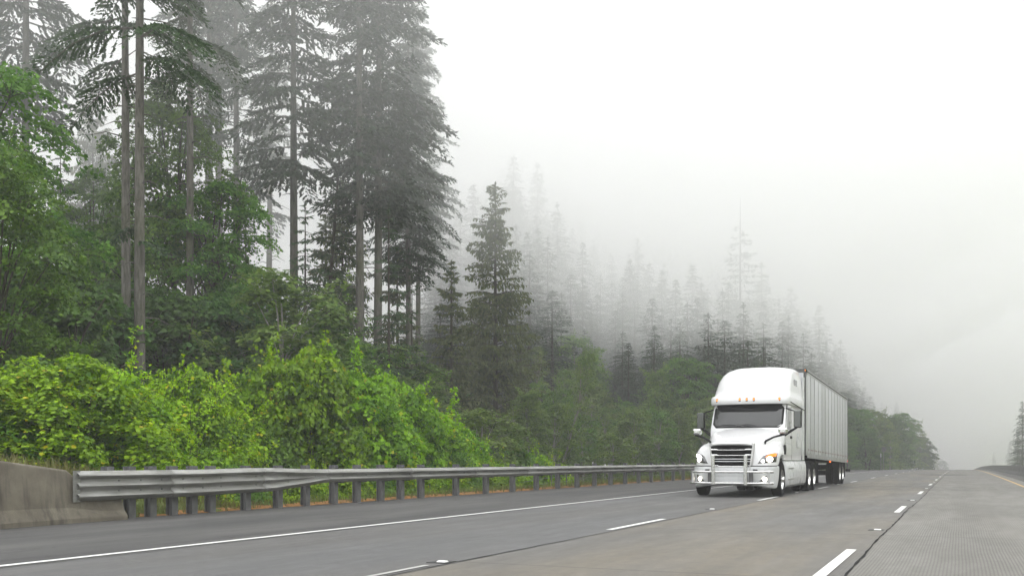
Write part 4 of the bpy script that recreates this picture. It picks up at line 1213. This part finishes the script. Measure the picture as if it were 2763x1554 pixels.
    mb.box((0, 1.35, .42), (1.9, .16, .16)); mb.box((0, 1.5, .62), (.9, 1.6, .5)); mb.box((0, 7.15, .51), (2.0, .22, .22)); mb.box((0, 8.45, .51), (2.0, .22, .22)); mb.box((0, 7.8, 1.13), (.95, .95, .10))
    mb.tube([(-.9, 4.2, .62), (-.9, 6.0, .62)], .30, 18); mb.tube([(.9, 4.2, .62), (.9, 6.0, .62)], .30, 18)
    mb.build('chassis', M['frame'], T)
    return T
semi_truck()

def trailer():
    T = empty('cargo_trailer', (-6.17, 35.4, 0), R(0.15))
    tag(T, 'silver ribbed box trailer coupled behind the white semi truck', 'trailer')
    L, hw = 14.2, 1.27
    def zt(y): return 4.31 - .19 * y / L
    def zb(y): return 1.27 - .20 * y / L
    npan = 13; pw = L / npan
    # core box set in behind the skins
    mb = MB(); y0, y1 = 0.02, L - .02; q = hw - .02
    v = [(-q, y0, zb(y0)), (q, y0, zb(y0)), (q, y1, zb(y1)), (-q, y1, zb(y1)), (-q, y0, zt(y0) - .01), (q, y0, zt(y0) - .01), (q, y1, zt(y1) - .01), (-q, y1, zt(y1) - .01)]
    mb.add(v, [(3, 2, 1, 0), (4, 5, 6, 7), (0, 1, 5, 4), (1, 2, 6, 5), (2, 3, 7, 6), (3, 0, 4, 7)])
    body = mb.build('box_body', M['darkgrey'], T)
    # front wall with rounded corner posts
    mb = MB(); rows = []
    for z0 in (0, 1):
        r = []
        for x, y in ((-hw - .0, .34), (-hw, .14), (-hw + .05, .04), (-hw + .14, 0), (0, -.005), (hw - .14, 0), (hw - .05, .04), (hw, .14), (hw, .34)):
            r.append((x, y, (zt(y) - .12) if z0 else zb(y)))
        rows.append(r)
    mb.grid(rows); mb.build('front_wall', M['trailer'], T, smooth=True, sharp=50)
    for s in (1, -1):
        for i in range(npan):
            a, b = i * pw + (.34 if i == 0 else .0), (i + 1) * pw
            mb = MB(); g_ = .012; x = s * hw; bow = .010
            rows = []
            for y, dx in ((a + g_, 0), (a + (b - a) * .3, bow), (a + (b - a) * .7, bow), (b - g_, 0)):
                rows.append([(x + s * dx, y, zb(y) + .02), (x + s * dx * .9, y, (zb(y) + zt(y)) / 2), (x + s * dx, y, zt(y) - .17)])
            mb.grid(rows, flip=(s < 0)); mb.build('side_panel', M['trailer'], T, smooth=True)
        # joint posts
        mb = MB()
        for i in range(1, npan + 1):
            y = i * pw - (.03 if i == npan else 0)
            mb.box((s * (hw + .006), y, (zb(y) + zt(y)) / 2 - .06), (.014, .045, zt(y) - zb(y) - .22))
        mb.build('joint_strips', M['trailerrail'], T)
        # top rails: two tone band
        for z0, z1, mt, nm, dx in ((-.18, -.10, M['trailerrail'], 'top_rail', .012), (-.10, -.065, M['seam'], 'rail_groove', .006), (-.065, .0, M['trailerrail'], 'roof_edge', .014)):
            mb = MB(); x = s * (hw + dx)
            mb.grid([[(x, y, zt(y) + z0), (x, y, zt(y) + z1), (x - s * .06, y, zt(y) + z1 + .002)] for y in (.10, L)], flip=(s < 0)); mb.build(nm, mt, T)
        mb = MB(); x = s * (hw + .018)
        mb.grid([[(x - s * .1, y, zb(y) - .09), (x, y, zb(y) - .09), (x, y, zb(y) + .07), (x - s * .02, y, zb(y) + .072)] for y in (.12, L)], flip=(s < 0)); br = mb.build('bottom_rail', M['trailerrail'], T)
        mb = MB()
        for i in range(26):
            y = .5 + i * .54 + (0.12 if i % 2 else 0)
            mb.box((s * (hw + .022), y, zb(y) + .20), (.006, .13, .05))
        mb.build('reflective_tape', M['redtape'], T)
        wheel(T, s * 1.12, 11.2, s, dual=True); wheel(T, s * 1.12, 12.45, s, dual=True)
        mb = MB(); mb.box((s * .95, 13.2, .66), (.62, .02, .72)); mb.build('mud_flap', M['black'], T)
        mb = MB(); mb.box((s * 1.15, 3.1, .80), (.09, .09, .9)); mb.box((s * 1.15, 3.1, .33), (.2, .22, .05)); mb.build('landing_leg', M['frame'], T)
        mb = MB(); mb.box((s * (hw + .0), 7.1, zb(7.1) - .13), (.06, .12, .07)); mb.build('side_lamp', M['amber'], T, bevel=.01)
        mb = MB(); mb.box((s * (hw + .01), L - .12, zb(L) - .01), (.05, .14, .07)); mb.build('rear_lamp', M['red'], T, bevel=.01)
        mb = MB(); mb.box((s * (hw - .06), .02, zt(0) - .05), (.08, .04, .05)); mb.build('corner_lamp', M['amberd'], T, bevel=.008)
    mb = MB(); mb.box((0, .02, zt(0) - .06), (2 * hw - .1, .05, .13)); mb.build('top_rail', M['darkgrey'], T)
    mb = MB(); mb.grid([[(-hw - .01, y, zt(y) + .001), (0, y, zt(y) + .02), (hw + .01, y, zt(y) + .001)] for y in (.0, L)]); mb.build('roof', M['trailer'], T)
    mb = MB(); mb.grid([[(x, L, z) for x in (-hw, -.01)] for z in (zb(L) - .05, zt(L))], flip=False); mb.grid([[(x, L, z) for x in (.01, hw)] for z in (zb(L) - .05, zt(L))]); mb.build('rear_doors', M['trailer'], T, solid=.03)
    mb = MB()
    for i in range(22): mb.box((0, .6 + i * .6, zb(.6 + i * .6) - .05), (2.4, .06, .10))
    mb.box((0, 11.8, .78), (.9, 3.2, .22)); mb.box((0, 11.2, .5), (2.1, .16, .16)); mb.box((0, 12.45, .5), (2.1, .16, .16)); mb.box((0, 13.95, .55), (2.2, .1, .1))
    for s in (-1, 1): mb.box((s * .5, 13.95, .78), (.08, .08, .5)); mb.box((s * .45, 6.5, zb(6) - .1), (.1, 11, .14))
    mb.box((1.35, 13.6, .62), (.22, .03, .12))
    mb.build('underframe', M['frame'], T)
trailer()
# ------------------------------------------------------------------ planting
gB = 'bright green shrubs behind the guardrail'
def WR(pr, r):   # keep a wanted crown width of r metres against the prototype's own
    return r
for (px, Z, yt, p, wd, lab) in [
  (-75, 20.5, 900, 0, 0.85, 'yellow green shrub on the bank at the left edge above the concrete barrier'),
  (60, 21.5, 905, 1, 0.9, 'bright green shrub below the leafy maple at the far left'),
  (165, 21.5, 880, 2, 0.9, 'tall bright shrub over the left end of the steel guardrail'),
  (270, 23.5, 835, 0, 0.9, 'tallest yellow green shrub, just left of the bare fir trunk'),
  (385, 25, 885, 1, 0.9, 'leafy shrub at the foot of the bare fir trunk'),
  (470, 26.5, 905, 2, 0.8, 'green shrub right of the bare fir trunk'),
  (560, 27.5, 955, 0, 0.8, 'rounded shrub at the left foot of the big bright maple bush'),
  ]:
    reach(bush[p], px, Z, yt, lab, 'shrub', gB, wd)
for (px, Z, yt, p, wd, lab) in [
  (655, 30, 822, 1, 0.62, 'big bright maple bush, leftmost of the tall group behind the rail bend'),
  (770, 30.5, 828, 0, 0.66, 'tallest big leafy bush behind the guardrail, center of the bright group'),
  (885, 32, 832, 1, 0.72, 'deep green leafy bush right of the tallest bright bush'),
  (985, 34.5, 905, 0, 0.62, 'sloping bright bush near the thin fir trunks'),
  (1075, 37, 975, 1, 0.70, 'lighter green bush on the right slope of the bright group'),
  (1140, 40, 1050, 0, 0.5, 'lowest bright bush at the right end of the bright group'),
  ]:
    reach(bigbush[p], px, Z, yt, lab, 'shrub', gB, wd)
for (px, Z, yt, p, wd, lab) in [
  (1210, 44, 1018, 1, 1.0, 'pale green rounded bush in front of the tall cedar'),
  (1275, 48, 1105, 2, 0.7, 'small pale bush low by the rail right of the cedar foot'),
  (1545, 58, 1082, 1, 0.7, 'small bright bush standing alone behind the wire fence'),
  ]:
    reach(alder[p], px, Z, yt, lab, 'shrub', None, wd)
rows_ = [(y, 16.25, 1.35, 1.25) for y in np.arange(14.6, 37, 1.55)] + [(y, 18.0, 2.1, 1.5) for y in np.arange(13.5, 46, 2.2)]
for i, (y, a_, hh, rr) in enumerate(rows_):
    yy_ = y + rng.uniform(-.4, .4); aa_ = a_ + rng.uniform(-.1, .35); pr = lowbush[i % 4 == 3]
    hh = hh * rng.uniform(0.85, 1.25) - float(terrain(-aa_, yy_))
    put(pr, -aa_, yy_, hh, 'low leafy undergrowth bush growing close behind the steel guardrail', 'shrub', 'low bushes hugging the guardrail', rr / 1.75 * pr['h'] / hh)

gM = 'maple trees among the tall fir trunks'
for (px, Z, yt, pr, wd, lab) in [
  (0, 26, 345, maple[1], 0.6, 'mid green maple filling the left edge of the view'),
  (-75, 34, 120, maple[0], 0.9, 'tall maple cut by the upper left edge'),
  (425, 48, 215, maple[0], 0.86, 'large maple spreading behind the two close fir trunks'),
  (235, 52, 400, maple[1], 0.8, 'darker maple left of the two close fir trunks'),
  (540, 47, 430, maple[1], 0.85, 'maple reaching right past the fourth fir trunk'),
  (345, 58, 520, darkmaple[0], 0.9, 'dark maple deep behind the bare fir trunk'),
  ]:
    reach(pr, px, Z, yt, lab, 'maple tree', gM, wd)
for (px, Z, yt, wd, lab) in [
  (110, 34, 640, 1.1, 'dark bushy understory tree behind the left bright shrubs'),
  (215, 38, 700, 1.1, 'dark understory tree left of the bare fir trunk'),
  (320, 44, 690, 1.1, 'dark understory tree behind the bare fir trunk foot'),
  (445, 42, 720, 1.1, 'dark understory tree right of the bare fir trunk'),
  (555, 42, 730, 1.0, 'dark understory tree above the bright bush left shoulder'),
  (650, 45, 770, 1.0, 'dark understory tree under the pale green maple'),
  (10, 36, 600, 1.1, 'dark understory tree behind the left edge maple'),
  ]:
    reach(darkmaple[1], px, Z, yt, lab, 'tree', 'dark understory trees in the fir stand', wd)
for (px, Z, yt, p, wd, lab) in [
  (715, 42, 665, 1, 1.5, 'pale yellow green young maple with its rounded top at the trunk gap'),
  (790, 43, 735, 2, 1.3, 'light green young maple right of the rounded pale one'),
  (640, 50, 690, 1, 1.3, 'light green tree between the slim fir trunks'),
  (870, 50, 800, 2, 1.3, 'light green small tree behind the tallest bright bush'),
  (950, 54, 850, 1, 1.2, 'light green small tree under the dense tall fir'),
  (1040, 58, 870, 2, 1.3, 'light green small tree right of the thin fir trunks'),
  ]:
    reach(alder[p], px, Z, yt, lab, 'tree', None, wd)

gF = 'tall firs with bare trunks'
for (px, Z, h, pr, wd, rz, lab) in [
  (352, 38, 37, fir_near[0], 1.0, 0.3, 'tall fir with the clearest bare grey trunk, its foot showing above the shrubs'),
  (318, 42, 38, fir_near[1], 1.0, 0.0, 'tall bare trunked fir just left of the clearest trunk'),
  (478, 45, 38, fir_near[1], 0.95, 2.4, 'dark slim fir trunk with a drooping green bough on its right'),
  (62, 50, 38, fir[0], 0.95, None, 'tall fir at the left with grey hanging branches against the fog'),
  (524, 62, 42, fir[1], 1.0, None, 'pale thick fir trunk, left one of the foggy pair'),
  (549, 66, 42, fir[1], 1.0, None, 'pale thick fir trunk, right one of the foggy pair'),
  (598, 60, 40, fir[3], 0.95, None, 'slim foggy fir trunk between the thick pale pair and the gap'),
  (674, 80, 44, fir[3], 1.0, None, 'faint fir trunk standing alone in the bright gap'),
  (741, 54, 38, fir[0], 1.0, None, 'fir with wide layered grey crown right of the bright gap'),
  (907, 54, 40, fir[3], 1.0, None, 'tall straight fir trunk immediately left of the dense crowned fir'),
  (948, 56, 39, fir[2], 1.0, None, 'tall fir with the densest dark crown at the right end of the stand'),
  (1030, 64, 33, fir[2], 0.95, None, 'foggy fir leaning out at the right shoulder of the dense crown'),
  (1050, 86, 40, fir[2], 0.9, None, 'faint fir crown showing behind the stand at its right edge'),
  ]:
    put(pr, *ground_pos(px, Z), h, lab, 'fir tree', gF, wd, rz)
for (px, Z, h, pr, lab, lean) in [
  (800, 56, 20.5, young[0], 'slim young fir leaning right in the middle of the stand', (0, R(5))),
  (978, 50, 14.5, young[0], 'thin young fir with sparse green drooping branches before the dense fir', None),
  (768, 50, 13.5, young[1], 'dark bushy young fir between the wide crowned fir and the leaning one', None),
  (150, 50, 14.0, young[1], 'dark young fir behind the left edge maple', None),
  (1036, 58, 12.0, young[0], 'thin trunk with few boughs right of the sparse young fir', None),
  (618, 66, 17.0, young[0], 'small faint fir in the bright gap beside the slim trunk', None),
  ]:
    put(pr, *ground_pos(px, Z), h, lab, 'fir tree', 'young firs', 0.95, lean=lean)
gC = 'cedars with hanging fronds'
for (px, Z, h, pr, wd, lab) in [
  (1247, 72, 20.6, cedar[0], 1.0, 'tall pointed cedar standing clear in the middle of the picture'),
  (1135, 68, 14.0, cedar[1], 1.0, 'shorter cedar just left of the tall pointed cedar'),
  (862, 60, 17.0, cedar[0], 0.85, 'light green cedar between the fir trunks'),
  (818, 64, 14.5, cedar[1], 0.9, 'smaller cedar under the leaning young fir'),
  (232, 74, 24.0, cedar[0], 0.8, 'pale grey cedar tip rising in the fog behind the left maples'),
  (1310, 80, 11.5, cedar[1], 0.95, 'low olive cedar at the right foot of the tall cedar'),
  (1185, 82, 12.0, cedar[1], 1.0, 'dim cedar tucked behind the two middle cedars'),
  (1000, 66, 14.0, cedar[1], 1.0, 'foggy cedar behind the thin young fir trunks'),
  ]:
    put(pr, *ground_pos(px, Z), h, lab, 'cedar tree', gC, wd)

# understory of alders and young broadleaf trees, thinning into the fog
def ztop_h(px, Z, ytop):
    x, y = ground_pos(px, Z)
    return CAMH + (1159 - ytop) * Z / FD - float(terrain(x, y)), x, y
sk = np.array([(1060, 470), (1130, 430), (1190, 460), (1290, 380), (1350, 400), (1430, 480), (1500, 555), (1600, 575), (1700, 590), (1800, 610), (1860, 640), (1950, 690), (2050, 760), (2100, 830), (2150, 900), (2200, 965), (2250, 1015), (2310, 1070), (2345, 1150)])
def skyl(px): return float(np.interp(px, sk[:, 0], sk[:, 1]))
cnt = 0
und = [(1330, 62, 960), (1400, 66, 985), (1460, 70, 1000), (1520, 76, 1010), (1600, 80, 1000), (1660, 84, 985), (1720, 86, 990), (1780, 92, 1000), (1350, 88, 930), (1430, 92, 905), (1500, 98, 970), (1560, 100, 990), (1620, 104, 965), (1690, 108, 1000), (1750, 112, 975), (1290, 68, 1010), (1100, 66, 940), (1180, 76, 960), (1060, 74, 890), (1380, 74, 1040), (1440, 84, 1030), (1580, 88, 1040), (1640, 92, 1045), (1700, 96, 1040), (1500, 78, 1060), (1260, 62, 1060), (1820, 118, 1000), (1340, 100, 870), (1440, 112, 820), (1480, 118, 850)]
for i, (px, Z, yt) in enumerate(und):
    h, x, y = ztop_h(px + rng.uniform(-12, 12), Z, yt + rng.uniform(-15, 20))
    put(alder[(0, 1, 2, 3, 1, 2)[i % 6]], x, y, max(4.0, h), 'slender green broadleaf tree of the damp thicket behind the wire fence', 'tree', 'green thicket trees between the cedar and the truck', rng.uniform(1.15, 1.5))
for i in range(44):
    px = rng.uniform(1290, 2010); Z = rng.uniform(72, 135); a_ = (2413 - px) * COS * Z / FD
    if a_ < 20: continue
    h, x, y = ztop_h(px, Z, rng.uniform(880, 1060))
    put([alder[1], alder[2], alder[0], maple[1], darkmaple[1]][i % 5], x, y, min(14, max(4, h)), 'soft green broadleaf tree on the lower slope dissolving into the fog', 'tree', 'broadleaf trees on the lower foggy slope', rng.uniform(1.0, 1.4))
# crooked bare-stemmed tree leaning to the right
x, y = ground_pos(1405, 66)
put(alder[3], x, y, 9.5, 'crooked thin tree leaning right above the thicket', 'tree', None, 0.9, lean=(0, R(15)))
# roadside trees far beyond the trailer
for i, (px, Z, yt) in enumerate([(2120, 150, 1010), (2160, 165, 1020), (2200, 175, 1020), (2235, 190, 1040), (2265, 205, 1030), (2290, 230, 1050), (2180, 140, 1075), (2130, 135, 1075), (2240, 165, 1085), (2310, 260, 1090), (2330, 300, 1120), (2350, 330, 1142), (2370, 360, 1155), (2075, 140, 1000), (2030, 130, 1000)]):
    h, x, y = ztop_h(px, Z, yt)
    put([darkmaple[1], maple[1], alder[1]][i % 3], x, y, max(2.5, h), 'hazy roadside tree on the far verge past the trailer', 'tree', 'hazy roadside trees past the trailer', 1.25)
# firs of the hillside, row behind row up the slope
layers = [((98, 120), (190, 300), 22), ((120, 155), (110, 230), 46), ((155, 200), (40, 150), 54), ((200, 270), (15, 110), 54), ((270, 350), (-20, 60), 60)]
for li, ((z0, z1), (o0, o1), n) in enumerate(layers):
    for i in range(n):
        px = 1075 + (2290 - 1075) * ((i + rng.uniform(0.1, 0.9)) / n)
        Z = rng.uniform(z0, z1)
        a = (2413 - px) * COS * Z / FD
        if a < 21: Z = 21 * FD / (COS * (2413 - px)) * rng.uniform(1.0, 1.1)
        if Z > 700: continue
        off = rng.uniform(o0, o1) * (0.35 + 0.65 * min(1, (2300 - px) / 700)) + rng.uniform(0, 30)
        h, x, y = ztop_h(px, Z, skyl(px) + off)
        if h < 6: continue
        if h > 30: h = min(h, 62)
        z_lab = ['nearest dim fir row above the thicket', 'dim grey fir low on the foggy slope', 'foggy grey fir halfway up the slope', 'pale ghostly fir high on the foggy slope', 'faintest fir near the top of the fog bank'][li]
        put(far_fir[i % 4], x, y, h, z_lab.replace('fir row', 'fir'), 'fir tree', ['nearest firs above the thicket', 'firs low on the foggy slope', 'firs halfway up the foggy slope', 'firs high on the foggy slope', 'firs at the top of the foggy slope'][li], rng.uniform(0.9, 1.25) * (1.5 if h < 20 else 1))
# chosen silhouettes
for (px, Z, yt, pr, lab) in [
  (1292, 180, 385, far_fir[0], 'left one of the two pale pointed firs highest in the fog'),
  (1352, 190, 405, far_fir[2], 'right one of the two pale pointed firs highest in the fog'),
  (1190, 160, 462, far_fir[1], 'faint fir between the dark stand and the two highest firs'),
  (1605, 190, 592, far_fir[0], 'faint pointed fir alone above the middle of the foggy slope'),
  (1862, 170, 500, snag, 'fir with a bare spiky top rising over the slope above the truck'),
  (1915, 185, 655, far_fir[2], 'broad grey fir right of the bare topped one'),
  (1990, 190, 715, far_fir[0], 'grey fir on the slope over the trailer nose'),
  (2060, 205, 765, far_fir[1], 'grey fir on the slope over the trailer middle'),
  (2115, 220, 850, far_fir[2], 'grey fir on the slope over the trailer rear'),
  (2150, 240, 915, far_fir[0], 'last tall grey fir before the slope drops to the road'),
  (1700, 150, 700, far_fir[1], 'dim fir on the slope left of the truck cab'),
  (1770, 150, 740, far_fir[0], 'dim fir on the slope right above the truck cab roof'),
  (2255, 290, 1010, far_fir[2], 'rounded hazy fir by the road, left of the far grass bend'),
  (2300, 330, 1050, far_fir[1], 'hazy fir by the road, closest to the vanishing road'),
  ]:
    h, x, y = ztop_h(px, Z, yt)
    put(pr, x, y, max(5, h), lab, 'fir tree', 'firs standing out on the foggy slope', 1.1)
# firs across the median at the right edge
for i, (px, Z, yt) in enumerate([(2572, 210, 1005), (2600, 225, 1040), (2620, 200, 960), (2660, 215, 900), (2700, 190, 850), (2560, 260, 1085), (2590, 280, 1060), (2540, 330, 1110), (2500, 370, 1135)]):
    x, y = ground_pos(px, Z)
    h = CAMH + (1159 - yt) * Z / FD - float(terrain(x, y))
    put(far_fir[i % 3], x, y, max(4, h), ['hazy fir at the right edge beyond the median barrier', 'faint low fir beyond the median barrier'][i > 4], 'fir tree', ['firs at the right edge of the view', 'faint firs past the median barrier'][i > 4], 1.1)

# grass on the verges
def grass(name, n, box, hmin, hmax, mat, label, dens=None):
    a0, a1, y0, y1 = box
    a = rng.uniform(a0, a1, n); y = y0 + (y1 - y0) * rng.random(n) ** 1.6
    z = terrain(-a, y); h = rng.uniform(hmin, hmax, n) * (1 + (y - y0) / 160)
    wd = 0.012 * (1 + (y - y0) / 25)
    th = rng.uniform(0, 6.28, n); e = np.stack([np.cos(th), np.sin(th), 0 * th], 1)
    lean = rng.normal(0, 0.3, (n, 2)) * h[:, None]
    b = np.stack([-a, y, z - 0.03], 1); t = b + np.stack([lean[:, 0], lean[:, 1], h], 1)
    V = np.stack([b - e * wd[:, None], b + e * wd[:, None], t], 1)
    me = arr_mesh(name, V, 3, mat, np.clip(rng.normal(.5, .25, n), 0, 1))
    o = bpy.data.objects.new(name, me); COL.objects.link(o); tag(o, label, 'grass', kind='stuff')
grass('grass', 60000, (14.6, 23, 20, 110), .15, .5, M['grass'], 'green grass on the verge behind the guardrail and wire fence')
grass('grass', 26000, (14.4, 24, 110, 330), .12, .28, M['grass'], 'far green grass verge beyond the trailer')
grass('dry_grass', 12000, (14.0, 19, 2, 13.5), .10, .34, M['drygrass'], 'dry brown grass on the bank above the concrete barrier')
grass('dry_grass', 9000, (14.15, 15.2, 13.2, 70), .08, .28, M['drygrass'], 'dry grass tufts between the guardrail posts')
hide_unused()
